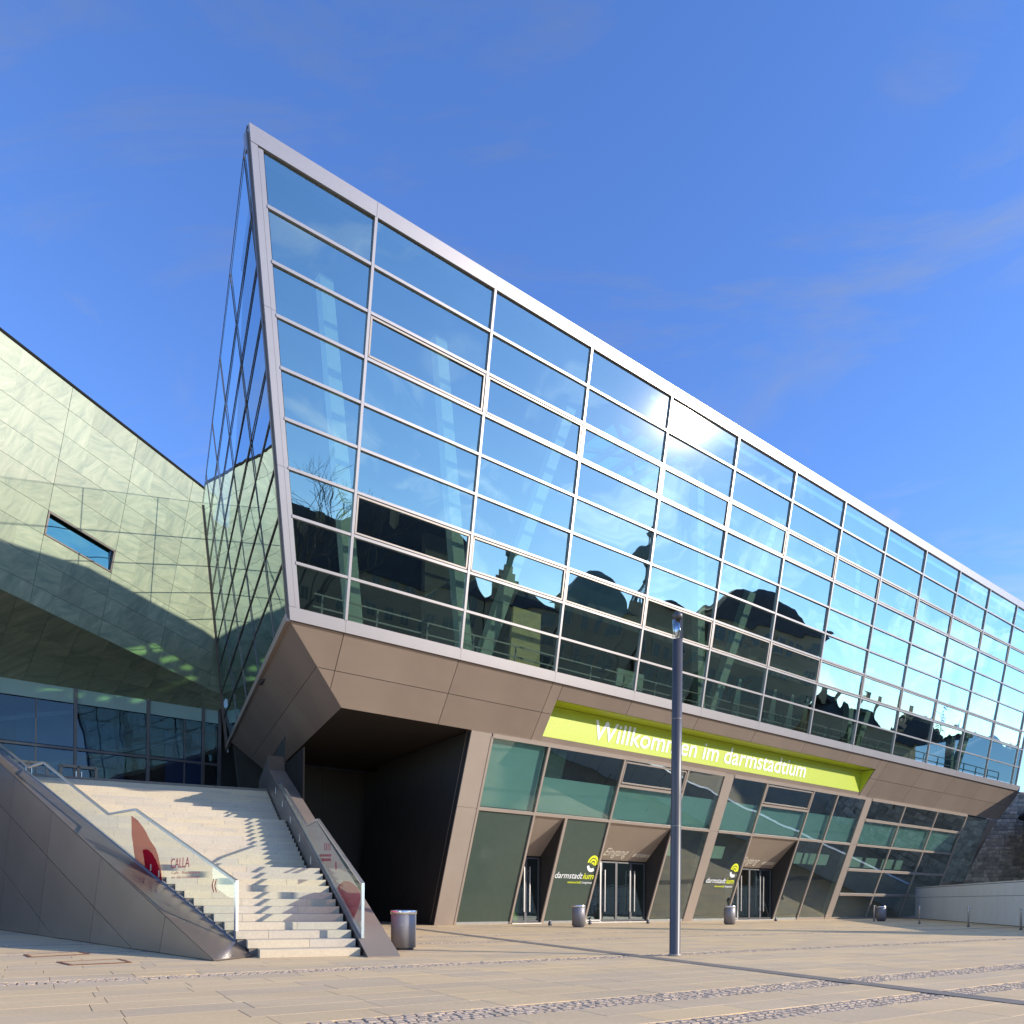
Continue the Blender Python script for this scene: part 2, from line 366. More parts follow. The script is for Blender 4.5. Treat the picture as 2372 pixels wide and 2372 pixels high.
for i, (p, q0, l, h) in enumerate(pav):
    g = .003; z = random.uniform(-.001, .001); c = .003
    a, b, q1, q2 = p + g, p + l - g, q0 + g, q0 + h - g
    top = [PQ(a + c, q1 + c, z), PQ(b - c, q1 + c, z), PQ(b - c, q2 - c, z), PQ(a + c, q2 - c, z)]
    mid = [PQ(a, q1, z - c), PQ(b, q1, z - c), PQ(b, q2, z - c), PQ(a, q2, z - c)]
    low = [v - ZUP * .035 for v in mid]
    fs = [[0, 1, 2, 3], [4, 5, 1, 0], [5, 6, 2, 1], [6, 7, 3, 2], [7, 4, 0, 3], [8, 9, 5, 4], [9, 10, 6, 5], [10, 11, 7, 6], [11, 8, 4, 7]]
    if i in near: MB().add(top + mid + low, fs).build('paver', M['paver'], plaza)
    else: far.add(top + mid, fs[:5])
tag(far.build('paver_field', M['paver'], plaza), kind='stuff')
sm = MB()
for sq, sw in STRIPS:
    nr = max(3, round(sw / .115)); w = sw / nr
    for r in range(nr):
        p = -30 + random.random() * .1
        while p < 66:
            l = random.uniform(.09, .14); z = random.uniform(-.006, .001)
            j = lambda: random.uniform(-.004, .004)
            a, b = p + .006, p + l - .006; q1, q2 = sq - sw / 2 + r * w + .006, sq - sw / 2 + (r + 1) * w - .006
            k = .009
            top = [PQ(a + k + j(), q1 + k + j(), z), PQ(b - k + j(), q1 + k + j(), z + j()), PQ(b - k + j(), q2 - k + j(), z), PQ(a + k + j(), q2 - k + j(), z + j())]
            low = [PQ(a, q1, -.04), PQ(b, q1, -.04), PQ(b, q2, -.04), PQ(a, q2, -.04)]
            sm.add(top + low, [[0, 1, 2, 3], [4, 5, 1, 0], [5, 6, 2, 1], [6, 7, 3, 2], [7, 4, 0, 3]]); p += l
tag(sm.build('sett_strip', M['sett'], plaza), kind='stuff')
MB().add([PQ(-38, -9, -.016), PQ(72, -9, -.016), PQ(72, 44, -.016), PQ(-38, 44, -.016)], [[0, 1, 2, 3]]).build('paving_bed', M['bed'], plaza)
bd = Vector((-.4375, .899, 0)); bs = Vector((.899, .4375, 0)); b0 = Vector((6.9, 5.75, .004))
ds = MB()
for k in range(28):
    a = b0 + bd * (k * .95); ds.box(a + bs * -.17 + bd * .004, bd * .942, bs * .34, ZUP * .004)
ds.build('dark_paving_strip', M['strip'], plaza)
def frame_cover(pts, label):
    c = sum(pts, Vector((0, 0, 0))) / 4
    e = empty('access_cover', c, label, 'cover', 'paved covers')
    inn = [p + (c - p) * .12 for p in pts]
    m = MB()
    for i in range(4):
        j = (i + 1) % 4; m.prism([pts[i] + ZUP * .005, pts[j] + ZUP * .005, inn[j] + ZUP * .005, inn[i] + ZUP * .005], ZUP * .008)
    m.build('frame', M['rust'], e)
    MB().prism([p + ZUP * .003 for p in [q + (c - q) * .13 for q in pts]], ZUP * .005).build('infill_slab', M['paver'], e)
frame_cover([Vector((-9.02, 13.71, 0)), Vector((-8.54, 13.15, 0)), Vector((-7.93, 13.97, 0)), Vector((-8.45, 14.55, 0))], 'rusty framed paved cover nearer the metal stair flank, left of the other')
frame_cover([Vector((-7.5, 12.23, 0)), Vector((-6.96, 11.7, 0)), Vector((-6.27, 12.28, 0)), Vector((-6.83, 12.95, 0))], 'rusty framed paved cover nearer the cobble strip, right of the other')

# ============================================================ GLASS BUILDING
bl = empty('congress_building', B(16, 27, 0), 'overhanging glass and bronze panelled hall with a sharp upper corner beside the stair', 'building')
LEAN = .169; DB, ZB, ZT = 22.71, 10.15, 21.78
def GF(u, z, out=0.0):       # facade plane
    n = Vector((NV.x, NV.y, -LEAN)) / math.sqrt(1 + LEAN * LEAN)
    return B(u, DB - LEAN * (z - ZB), z) + n * out
GN = (Vector((NV.x, NV.y, -LEAN))).normalized()
GUP = (GF(0, 1) - GF(0, 0)).normalized()
def uleft(z): return 8.101 + (6.0917 - 8.101) * (z - 9.751) / (22.192 - 9.751)
UC = [9.93 + 4.427 * k for k in range(12)] + [63.33]
ZR = [ZT + (ZB - ZT) * k / 9 for k in range(10)]
UEND = 64.2
for r in range(9):
    zt, zb = ZR[r], ZR[r + 1]
    for k in range(len(UC) + 1):
        if k == 0: lt, lb = uleft(zt) + .36, uleft(zb) + .36
        else: lt = lb = UC[k - 1]
        rt = rb = UC[k] if k < len(UC) else UEND
        pts = [GF(lb, zb), GF(rb, zb), GF(rt, zt), GF(lt, zt)]
        a, b_ = random.gauss(0, .005), random.gauss(0, .004)
        pts = [pts[0] + GN * (a + b_), pts[1] + GN * (-a + b_), pts[2] + GN * (-a - b_), pts[3] + GN * (a - b_)]
        panel('pane', pts, GN, M['pane'], bl, gap=.03, thick=.02)
        if r in (2, 6) and 1 <= k < len(UC):
            m = MB(); w = .075
            for i in range(4):
                p0, p1 = GF(*[(lb, zb), (rb, zb), (rt, zt), (lt, zt)][i]), GF(*[(lb, zb), (rb, zb), (rt, zt), (lt, zt)][(i + 1) % 4])
                cc = GF((lb + rb) / 2, (zb + zt) / 2); dv = (cc - (p0 + p1) / 2).normalized()
                sh = .10
                ex = (p1 - p0).normalized() * .07
                m.bar(p0 + dv * sh + ex + GN * .035, p1 + dv * sh - ex + GN * .035, .055, .05, GN)
            m.build('sash_frame', M['sash'], bl)
for u_ in UC + [UEND]:
    MB().bar(GF(u_, ZB - .02) + GN * .02, GF(u_, ZT + .02) + GN * .02, .088, .13, GN).build('mullion', M['frame'], bl)
for r in range(1, 9):
    z = ZR[r]
    for k in range(len(UC)):
        a = uleft(z) + .34 if k == 0 else UC[k - 1] + .055
        MB().bar(GF(a, z) + GN * .018, GF(UC[k] - .055, z) + GN * .018, .082, .11, GN).build('transom', M['frame'], bl)
    MB().bar(GF(UC[-1] + .055, z) + GN * .018, GF(UEND - .055, z) + GN * .018, .082, .11, GN).build('transom', M['frame'], bl)
ue = [uleft(22)] + UC[0::1] + [65.0]
for i in range(len(ue) - 1):
    a, b_ = ue[i], ue[i + 1]; lo = a if i else uleft(ZT)
    panel('parapet_panel', [GF(lo, ZT), GF(b_, ZT), GF(b_, 22.192), GF(a if i else uleft(22.192), 22.192)], GN, M['frame'], bl, gap=.005, thick=.55, out=.09)
    lo2 = a if i else uleft(9.751); lo3 = a if i else uleft(ZB)
    panel('bottom_rail', [GF(lo2, 9.751), GF(b_, 9.751), GF(b_, ZB), GF(lo3, ZB)], GN, M['frame'], bl, gap=.004, thick=.4, out=.07)
for z0, z1 in ((ZB, 14.0), (14.0, 18.0), (18.0, ZT)):
    panel('corner_panel', [GF(uleft(z0), z0), GF(uleft(z0) + .20, z0), GF(uleft(z1) + .20, z1), GF(uleft(z1), z1)], GN, M['frame'], bl, gap=.004, thick=.16, out=.08)
    panel('corner_panel', [GF(uleft(z0) + .21, z0), GF(uleft(z0) + .36, z0), GF(uleft(z1) + .36, z1), GF(uleft(z1) + .21, z1)], GN, M['frame'], bl, gap=.004, thick=.12, out=.05)
# --- left side face
CT = B(6.0917, 20.6877, 22.192); CB = B(8.1014, 22.7903, 9.751); KP = Vector((-16.71, 39.7, 22.22))
SN = (CB - CT).cross(KP - CT).normalized()
if SN.dot(Vector((-1, -.4, 0))) < 0: SN = -SN          # outward (to the left)
SD = SN.dot(CT)
HS = Vector(((KP - CT).x, (KP - CT).y, 0)).normalized()
DN = SN.cross(HS); DN = DN * (-1 / DN.z) if abs(DN.z) > 1e-6 else DN     # one metre down
def SF(h, z, out=0.0): return CT + HS * h + DN * (22.192 - z) + SN * out
QV = ray(2010, 2328).normalized(); QW = ray(11836, -57404).normalized(); QM = QV.cross(QW).normalized()
if QM.dot(Vector((1, -.5, 0))) < 0: QM = -QM
QK = O + ray(468, 1162.5) * 39.7; QE = QM.dot(QK)
edge_n = (CB - CT).cross(SN).normalized()
if edge_n.dot(HS) > 0: edge_n = -edge_n                 # front edge: keep edge_n.p <= d
edge_d = edge_n.dot(CT)
HC = [-2, .92, 5.32, 9.74, 14.12, 18.55, 30]
ZS = [22.185] + ZR[1:9] + [9.9]
for r in range(9):
    for k in range(len(HC) - 1):
        poly = [SF(HC[k], ZS[r + 1]), SF(HC[k + 1], ZS[r + 1]), SF(HC[k + 1], ZS[r]), SF(HC[k], ZS[r])]
        poly = clip(clip(poly, edge_n, edge_d), -QM, -QE)
        if len(poly) < 3: continue
        ar = sum(((poly[i] - poly[0]).cross(poly[i + 1] - poly[0])).length for i in range(1, len(poly) - 1))
        if ar < .15: continue
        t = random.gauss(0, .002); g_ = HS * t
        poly2 = [p + SN * (t * (HS.dot(p - poly[0]))) for p in poly]
        panel('side_pane', poly2, SN, M['spane'], bl, gap=.0, thick=.02)
def side_bar(a, b_, w, dp, mat=None, name='side_mullion'):
    # clip segment
    pts = [a, b_]
    for n_, d_ in ((edge_n, edge_d - .02), (-QM, -QE - .02)):
        da, db = n_.dot(pts[0]) - d_, n_.dot(pts[1]) - d_
        if da > 0 and db > 0: return
        if da > 0: pts[0] = pts[0] + (pts[1] - pts[0]) * (da / (da - db))
        elif db > 0: pts[1] = pts[0] + (pts[1] - pts[0]) * (da / (da - db))
    if (pts[1] - pts[0]).length < .2: return
    MB().bar(pts[0] + SN * .02, pts[1] + SN * .02, w, dp, SN).build(name, mat or M['sframe'], bl)
for h in HC[1:-1]: side_bar(SF(h, 9.95), SF(h, 22.17), .034, .03)
for z in ZS[1:-1]: side_bar(SF(-1, z), SF(30, z), .034, .03, name='side_transom')
side_bar(SF(-1, 9.83), SF(30, 9.83), .22, .16, M['brown2'], 'side_sill')
side_bar(SF(0, 22.18), SF(30, 22.18), .018, .02, M['sframe'], 'side_coping')
MB().bar(CT + (CB - CT) * .01 + SN * .01 + HS * .1, CB + SN * .01 + HS * .1, .16, .08, SN).build('corner_trim', M['sframe'], bl)
# --- roof slab with an added skylight, back wall, floors
def slab(name, us, dn, z0, z1, mat):
    return MB().prism([B(us[0], dn[0], z0), B(us[1], dn[0], z0), B(us[1], dn[1], z0), B(us[0], dn[1], z0)], ZUP * (z1 - z0)).build(name, mat, bl)
MB().prism([B(6.5, 21.2, 21.75), B(22.5, 21.2, 21.75), B(22.5, 30.2, 21.75), B(15.2, 28.6, 21.75), B(12.6, 26.2, 21.75), B(7.2, 25.1, 21.75)], ZUP * .3).build('roof', M['void'], bl)  # stepped back edge shaped for the shadow line on the stone wall
slab('roof', (27.5, 64), (21.6, 43.5), 21.75, 22.05, M['void'])
MB().prism([B(22.5, 21.6, 21.75), B(27.5, 21.6, 21.75), B(27.5, 23.2, 21.75), B(22.5, 23.2, 21.75)], ZUP * .3).build('roof', M['void'], bl)
MB().prism([B(22.5, 26.4, 21.75), B(27.5, 26.4, 21.75), B(27.5, 30.2, 21.75), B(22.5, 30.2, 21.75)], ZUP * .3).build('roof', M['void'], bl)
for k in range(1, 4):  # added beams that break up the green light on the stone
    MB().box(B(22.5 + k * 1.25, 23.2, 21.7), U * .2, -NV * 3.2, ZUP * .3).build('added_roof_beam', M['frame'], bl)
MB().bar(B(22.6, 23.3, 21.8), B(27.4, 26.3, 21.8), .2, .2, ZUP).build('added_roof_beam', M['frame'], bl)
MB().bar(B(22.6, 25.6, 21.8), B(27.4, 23.6, 21.8), .16, .2, ZUP).build('added_roof_beam', M['frame'], bl)
MB().prism([B(22.5, 23.2, 22.06), B(27.5, 23.2, 22.06), B(27.5, 26.4, 22.06), B(22.5, 26.4, 22.06)], ZUP * .02).build('added_skylight_pane', glass('added_skylight_glass', (.42, .80, .30), .05, .6, halo=0, pw=2), bl)  # added opening, throws green light patches on the stone wall
jl = SN.cross(QM).normalized(); jl = jl if jl.z > 0 else -jl
jp0 = KP + (jl * ((KP - O).dot(jl) * 0)); 
_d = Matrix((SN, QM, ZUP)).inverted() @ Vector((SD, QE, 22.1)); _e = Matrix((SN, QM, ZUP)).inverted() @ Vector((SD, QE, 9.6))
MB().bar(_d + QM * .02 + SN * .02, _e + QM * .02 + SN * .02, .12, .12, (QM + SN).normalized()).build('junction_trim', M['sframe'], bl)
slab('floor_slab', (9.4, 64), (23.1, 30), 9.62, 9.9, M['void'])
MB().prism(clip([B(8, 43.2, 5.5), B(45, 43.2, 5.5), B(45, 43.2, 21.9), B(8, 43.2, 21.9)], SN, SD - .25), -NV * .3).build('rear_wall', M['void'], bl)
ev = [(7.2, 25.1), (12.6, 26.2), (15.2, 28.6), (22.5, 30.2)]  # added ceiling along the sun rays, shuts out sky behind the glass
for (ua, da), (ub, db) in zip(ev, ev[1:]):
    ga = lambda u_, d_: (B(u_, d_, 21.75), B(u_ - .911 * (43.4 - d_), 43.4, 21.75 - .53 * (43.4 - d_)))
    q0, q1 = ga(ua, da), ga(ub, db)
    cl_ = clip([q0[0], q1[0], q1[1], q0[1]], SN, SD - .3)
    if len(cl_) > 2: MB().prism(cl_, -ZUP * .15).build('sky_block_ceiling', M['void'], bl)
MB().prism(clip([B(22.5, 30.2, 21.75), B(27.5, 30.2, 21.75), B(27.5, 43.5, 21.75), B(10.4, 43.5, 14.6)], SN, SD - .3), -ZUP * .15).build('sky_block_ceiling', M['void'], bl)
slab('floor_slab', (13, 45), (30.1, 43), 9.62, 9.9, M['void'])
MB().prism([B(17, 30, 9.9), B(64, 30, 9.9), B(64, 30, 18.0), B(17, 30, 18.0)], -NV * .3).build('back_wall', M['intwall'], bl)
MB().prism([B(17, 24.6, 9.9), B(17, 30, 9.9), B(17, 30, 15), B(17, 28, 15)], U * .2).build('cross_wall', M['intwall'], bl)
slab('gallery_slab', (17.2, 64), (25.6, 30), 14.2, 14.55, M['void'])
def strut(u0, u1, w0=.55, w1=.45, dep=1.7):
    m = MB(); zs = (9.9, 20.6)
    pts = []
    for u_, z, w in ((u0, zs[0], w0), (u1, zs[1], w1)):
        pts += [GF(u_ - w / 2, z, -dep), GF(u_ + w / 2, z, -dep), GF(u_ + w / 2, z, -dep - .4), GF(u_ - w / 2, z, -dep - .4)]
    m.add(pts, [[3, 2, 1, 0], [4, 5, 6, 7], [0, 1, 5, 4], [1, 2, 6, 5], [2, 3, 7, 6], [3, 0, 4, 7]])
    m.build('column', M['column'], bl)
strut(11.15, 9.15)
for ub in (15.9, 29.9, 43.8, 57.5): strut(ub - .1, ub - 2.5); strut(ub + .5, ub + 3.6)
MB().prism([GF(17.8, 9.9, -1.75), GF(19.4, 9.9, -1.75), GF(19.1, 12.6, -1.75), GF(17.7, 12.6, -1.75)], -GN * .12).build('wood_screen', M['wood'], bl)
MB().prism([GF(23.6, 9.9, -1.6), GF(25.3, 9.9, -1.6), GF(25.3, 11.3, -1.6), GF(23.6, 11.3, -1.6)], -GN * .1).build('pale_screen', M['column'], bl)
def drape(u_, w=.85):
    m = MB(); n = 9
    for i in range(n):
        a0 = (i / n - .5); a1 = ((i + 1) / n - .5); f = .08 * (i % 2)
        m.prism([GF(u_ + a0 * w, 9.95, -1.1 - f), GF(u_ + a1 * w, 9.95, -1.1 - .08 + f), GF(u_ + a1 * w * .22, 12.2, -1.1), GF(u_ + a0 * w * .22, 12.2, -1.1)], -GN * .01)
    m.build('curtain', M['column'], bl)
for u_ in (34.6, 36.2, 37.6, 31.6): drape(u_)
gr = MB()
for z_ in (10.55, 10.95): gr.bar(GF(9.2, z_, -1.0), GF(63.5, z_, -1.0), .05, .05, GN)
for k in range(28): gr.bar(GF(9.5 + 2 * k, 9.9, -1.0), GF(9.5 + 2 * k, 10.95, -1.0), .05, .05, GN)
gr.build('guard_rail', M['sash'], bl)
# --- bronze soffit
P1d, P1z = 24.24, 7.69
P2d, P2z = 22.79, 9.751
def SO(u_, t): return B(u_, P1d + (P2d - P1d) * t, P1z + (P2z - P1z) * t)     # t 0 bottom .. 1 top
SON = U.cross(SO(0, 1) - SO(0, 0)).normalized()
if SON.dot(NV) < 0: SON = -SON
TM = .49
def so_left(t): return 10.66 - .18 + (8.101 - 10.48) * t
SGL, SGR, SGT = 19.3, 44.45, .735        # sign recess
cols = [u_ for u_ in UC]
SLN = (SO(so_left(1), 1) - SO(so_left(0), 0)).cross(SON).normalized()
if SLN.dot(U) > 0: SLN = -SLN
SLD = SLN.dot(SO(so_left(0), 0))
bounds = [None] + cols + [65.3]
for i in range(len(bounds) - 1):
    for t0, t1 in ((0, TM), (TM, 1)):
        a0 = a1 = 7.0 if i == 0 else bounds[i]
        b0_ = b1_ = bounds[i + 1]
        segs = [(a0, a1, b0_, t0, t1)]
        if b0_ > SGL and a0 < SGR:            # cut the recess out
            segs = []
            if a0 < SGL: segs.append((a0, a1, SGL, t0, t1))
            if b0_ > SGR: segs.append((SGR, SGR, b0_, t0, t1))
            if t1 == 1: segs.append((max(a0, SGL), max(a0, SGL), min(b0_, SGR), SGT, 1))
        for s0, s1, e, ta, tb in segs:
            if e - s0 < .05: continue
            pl_ = clip([SO(s0, ta), SO(e, ta), SO(e, tb), SO(s1, tb)], SLN, SLD)
            if len(pl_) < 3: continue
            panel('soffit_panel', pl_, SON, M['brown'], bl, gap=.012, thick=.05)
# dark carcass right behind the soffit panels
for a0, a1, e, t0, t1 in ((so_left(0) + .1, so_left(1) + .1, SGL - .02, 0, 1), (SGL, SGL, SGR, SGT + .02, 1), (SGR + .02, SGR + .02, 65.2, 0, 1)):
    MB().prism([SO(a0, t0) - SON * .06, SO(e, t0) - SON * .06, SO(e, t1) - SON * .06, SO(a1, t1) - SON * .06], -SON * .05).build('soffit_backing', M['joint'], bl)
# side soffit facet
SB = SF(22.5, 9.72); S0 = SO(so_left(0), 0); S1 = Vector((-13.1, 40.2, 7.7))
fn = (CB - S0).cross(SB - S0).normalized()
if fn.z > 0: fn = -fn
for i in range(4):
    for j in range(2):
        def q_(a, b_): return (CB + (SB - CB) * a) * b_ + (S0 + (S1 - S0) * a) * (1 - b_)
        panel('soffit_panel', [q_(i / 4, j / 2), q_((i + 1) / 4, j / 2), q_((i + 1) / 4, (j + 1) / 2), q_(i / 4, (j + 1) / 2)], fn, M['brown'], bl, gap=.008, thick=.04)
# ceiling of the passage and its lining, both coloured dark for shade
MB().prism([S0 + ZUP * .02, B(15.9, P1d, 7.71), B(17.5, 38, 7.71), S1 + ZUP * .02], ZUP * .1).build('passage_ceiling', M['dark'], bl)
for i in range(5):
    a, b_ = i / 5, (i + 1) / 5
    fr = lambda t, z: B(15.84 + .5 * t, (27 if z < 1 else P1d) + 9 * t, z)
    panel('lining_and_shade_panel', [fr(a, 0), fr(b_, 0), fr(b_, 7.68), fr(a, 7.68)], -U, M['dark'], bl, gap=.006, thick=.05)
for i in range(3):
    panel('lining_and_shade_panel', [B(12.1 + i * 2.4, 35.8, 0), B(14.5 + i * 2.4, 35.8, 0), B(14.5 + i * 2.4, 35.8, 7.69), B(12.1 + i * 2.4, 35.8, 7.69)], NV, M['dark'], bl, gap=.006, thick=.05)
# --- entrance front (leaning .359)
EL = .359
EN = Vector((NV.x, NV.y, -EL)).normalized()
def EF(u_, z, out=0.0): return B(u_, 27 - EL * z, z) + EN * out
EUP = (EF(0, 1) - EF(0, 0)).normalized()
Z0, ZH, ZM, ZX, ZE = .12, 3.12, 4.83, 6.38, 7.60
def epanel(name, u0, u1, z0, z1, mat, gap=.01, thick=.04, out=0.0): return panel(name, [EF(u0, z0), EF(u1, z0), EF(u1, z1), EF(u0, z1)], EN, mat, bl, gap, thick, out)
for a, b_ in ((15.85, 16.82), (31.45, 32.2), (45.35, 46.08)):
    epanel('pillar_panel', a, b_, 0, ZM, M['brown2'] if a > 20 else M['brown2'], .006, .35, .05); epanel('pillar_panel', a, b_, ZM, ZE + .1, M['brown2'], .006, .35, .05)
UPR = [16.86, 19.8, 24.27, 28.65, 35.12, 39.65, 42.2, 50.45, 55.1, 59.7]
for u_ in UPR:
    MB().bar(EF(u_, 0) + EN * .01, EF(u_, ZE) + EN * .01, .10, .12, EN).build('upright', M['brown2'], bl)
for u_ in (21.62,): MB().bar(EF(u_, 0) + EN * .01, EF(u_, ZM) + EN * .01, .14, .12, EN).build('upright', M['brown2'], bl)
secs = [(16.86, 31.45), (32.2, 45.35), (46.08, 59.7)]
for a, b_ in secs:
    MB().bar(EF(a, ZM) + EN * .012, EF(b_, ZM) + EN * .012, .13, .12, EN).build('rail', M['brown2'], bl)
    MB().bar(EF(a, ZE + .03) + EN * .012, EF(b_, ZE + .03) + EN * .012, .16, .14, EN).build('head_rail', M['brown2'], bl)
for z in (1.65, 3.25, 6.38): MB().bar(EF(46.08, z) + EN * .012, EF(59.7, z) + EN * .012, .16, .12, EN).build('rail', M['brown2'], bl)
for a, b_ in ((24.27, 28.65), (35.12, 39.65)):
    MB().bar(EF(a, 6.43) + EN * .012, EF(b_, 6.43) + EN * .012, .12, .12, EN).build('rail', M['brown2'], bl)
    m = MB()
    for p0, p1 in (((a + .12, 6.56), (b_ - .12, 6.56)), ((b_ - .12, 6.56), (b_ - .12, ZE - .14)), ((b_ - .12, ZE - .14), (a + .12, ZE - .14)), ((a + .12, ZE - .14), (a + .12, 6.56))):
        m.bar(EF(*p0, .03), EF(*p1, .03), .06, .06, EN)
    m.build('sash_frame', M['brown2'], bl)
# panes: upper band
bays = [(16.91, 19.75), (19.85, 24.22), (24.32, 28.6), (28.7, 31.42), (32.22, 35.07), (35.17, 39.6), (39.7, 42.15), (42.25, 45.33)]
for a, b_ in bays:
    z1 = ZE - .05
    if (a, b_) in (bays[2], bays[5]):
        epanel('pane', a, b_, ZM + .06, 6.37, M['epane'], .0, .02); epanel('pane', a, b_, 6.5, z1, M['epane'], 0, .02)
    else: epanel('pane', a, b_, ZM + .06, z1, M['epane'], 0, .02)
    zt = z1 if a < 17 else 6.33
    epanel('spandrel', a, b_, ZM + .07, zt, M['teal'], 0, .05, -.16)
epanel('spandrel', 19.85, 21.0, 6.34, 7.5, M['frit'], 0, .05, -.17)
lower = [(16.91, 19.75, 'f'), (21.7, 24.2, 'f'), (28.72, 31.42, 'e'), (32.22, 35.07, 'e'), (39.72, 42.15, 'e'), (42.25, 45.33, 'e')]
for a, b_, k in lower:
    if k == 'f': epanel('fritted_pane', a, b_, Z0, ZM - .06, M['frit'], 0, .03)
    else: epanel('pane', a, b_, Z0, ZM - .06, M['epane'], 0, .02)
    epanel('sill', a, b_, 0.0, Z0, M['brown2'] if a > 40 else M['sill'], 0, .06, .03)
cs = [(46.1, 50.4), (50.5, 55.05), (55.15, 59.65)]
zs = [(Z0, 1.57), (1.73, 3.17), (3.33, 4.76), (4.9, 6.3), (6.46, ZE - .05)]
for a, b_ in cs:
    for i, (z0, z1) in enumerate(zs):
        epanel('pane', a, b_, z0, z1, M['epane'], 0, .02)
    epanel('spandrel', a, b_, 4.9, 6.3, M['teal'], 0, .05, -.16)
    epanel('sill', a, b_, 0, Z0, M['brown2'], 0, .06, .03)
epanel('end_pane', 59.75, 63.6, 2.8, ZE, M['epane'], 0, .03)
MB().prism([EF(59.8, 0, -.02), EF(60.2, 0, -.02), EF(65.2, ZE, -.02), EF(63.7, ZE, -.02), EF(63.7, 2.8, -.02), EF(59.8, 2.8, -.02)], -EN * .1).build('end_wall', M['brown'], bl)
# lobby behind the glass
for ux in (16.9, 60.0): MB().prism([B(ux, 27.1, 0), B(ux, 36, 0), B(ux, 36, 7.6), B(ux, 24.4, 7.6)], U * .06).build('lobby_end_wall', M['void'], bl)
MB().prism([B(17, 36, 0), B(60, 36, 0), B(60, 36, 7.6), B(17, 36, 7.6)], -NV * .2).build('lobby_wall', M['void'], bl)
MB().prism([B(17, 24.6, 7.62), B(64, 24.6, 7.62), B(64, 36, 7.62), B(17, 36, 7.62)], ZUP * .15).build('lobby_ceiling', M['void'], bl)
MB().prism([B(17, 27.05, .004), B(60, 27.05, .004), B(60, 36, .004), B(17, 36, .004)], ZUP * .01).build('lobby_floor', M['void'], bl)
MB().prism([B(17, 25.6, 6.35), B(60, 25.6, 6.35), B(60, 31, 6.35), B(17, 31, 6.35)], -ZUP * .25).build('gallery_floor', M['void'], bl)
for a, b_ in ((28.9, 29.9), (32.3, 33.6), (40.4, 41.1), (41.3, 42.6), (42.9, 44.0), (46.4, 48.0), (48.5, 50.0), (50.7, 52.2), (52.6, 53.5)):
    MB().prism([EF(a, 3.35, -.3), EF(b_, 3.35, -.3), EF(b_, 4.0, -.3), EF(a, 4.0, -.3)], -EN * .02).build('notice', M['column'], bl)
# doors
def door(u0, u1, leafs, wallmat):
    zt = ZM - .06
    f0, f1 = EF(u0, zt), EF(u1, zt); g0, g1 = B(u0, 27, ZH), B(u1, 27, ZH)
    nn = (f1 - f0).cross(g0 - f0).normalized()
    if nn.z > 0: nn = -nn
    panel('door_hood', [f0, f1, g1, g0], nn, M['brown2'], bl, .0, .04)
    MB().prism([EF(u1, zt), B(u1, 27, ZH), B(u1, 27.0, 0)], U * .05).build('reveal', M['dark'], bl)  # shade put into the colour, the opposite reveal stays plain bronze
    MB().prism([EF(u0, zt), B(u0, 27, ZH), B(u0, 27.0, 0)], -U * .05).build('reveal', M['brown'], bl)
    n = leafs; w = (u1 - u0 - .1) / n
    for i in range(n):
        a = u0 + .05 + i * w
        m = MB(); t = .07
        for p0, p1 in (((a + t / 2, .06), (a + t / 2, ZH - .06)), ((a + w - t / 2, .06), (a + w - t / 2, ZH - .06)), ((a, ZH - .1), (a + w, ZH - .1)), ((a, .12), (a + w, .12))):
            m.bar(B(p0[0], 27.02, p0[1]), B(p1[0], 27.02, p1[1]), t, .06, NV)
        dr = m.build('door', M['steel'] if i == 0 and wallmat is None else M['mast'], bl)
        MB().prism([B(a + t, 27.03, .16), B(a + w - t, 27.03, .16), B(a + w - t, 27.03, ZH - .14), B(a + t, 27.03, ZH - .14)], -NV * .02).build('glass', M['epane'], dr)
        hx = a + (w - .16 if i % 2 == 0 else .16)
        hm = MB().bar(B(hx, 26.9, .55), B(hx, 26.9, ZH - .5), .05, .05, NV)
        for hz in (.7, 1.6, ZH - .7): hm.bar(B(hx, 26.9, hz), B(hx, 27.0, hz), .04, .04, ZUP)
        hm.build('handle', M['steel'], dr)
    MB().box(B(u0, 26.99, 0), U * (u1 - u0), NV * .12, ZUP * .05).build('threshold', M['steel'], bl)
    if wallmat: MB().prism([B(u0 + .1, 27.6, 0), B(u0 + .9, 27.6, 0), B(u0 + .9, 27.6, 3), B(u0 + .1, 27.6, 3)], -NV * .1).build('olive_wall', wallmat, bl)
door(19.87, 21.55, 2, M['olive']); door(24.34, 28.58, 4, None); door(35.19, 39.58, 4, None)
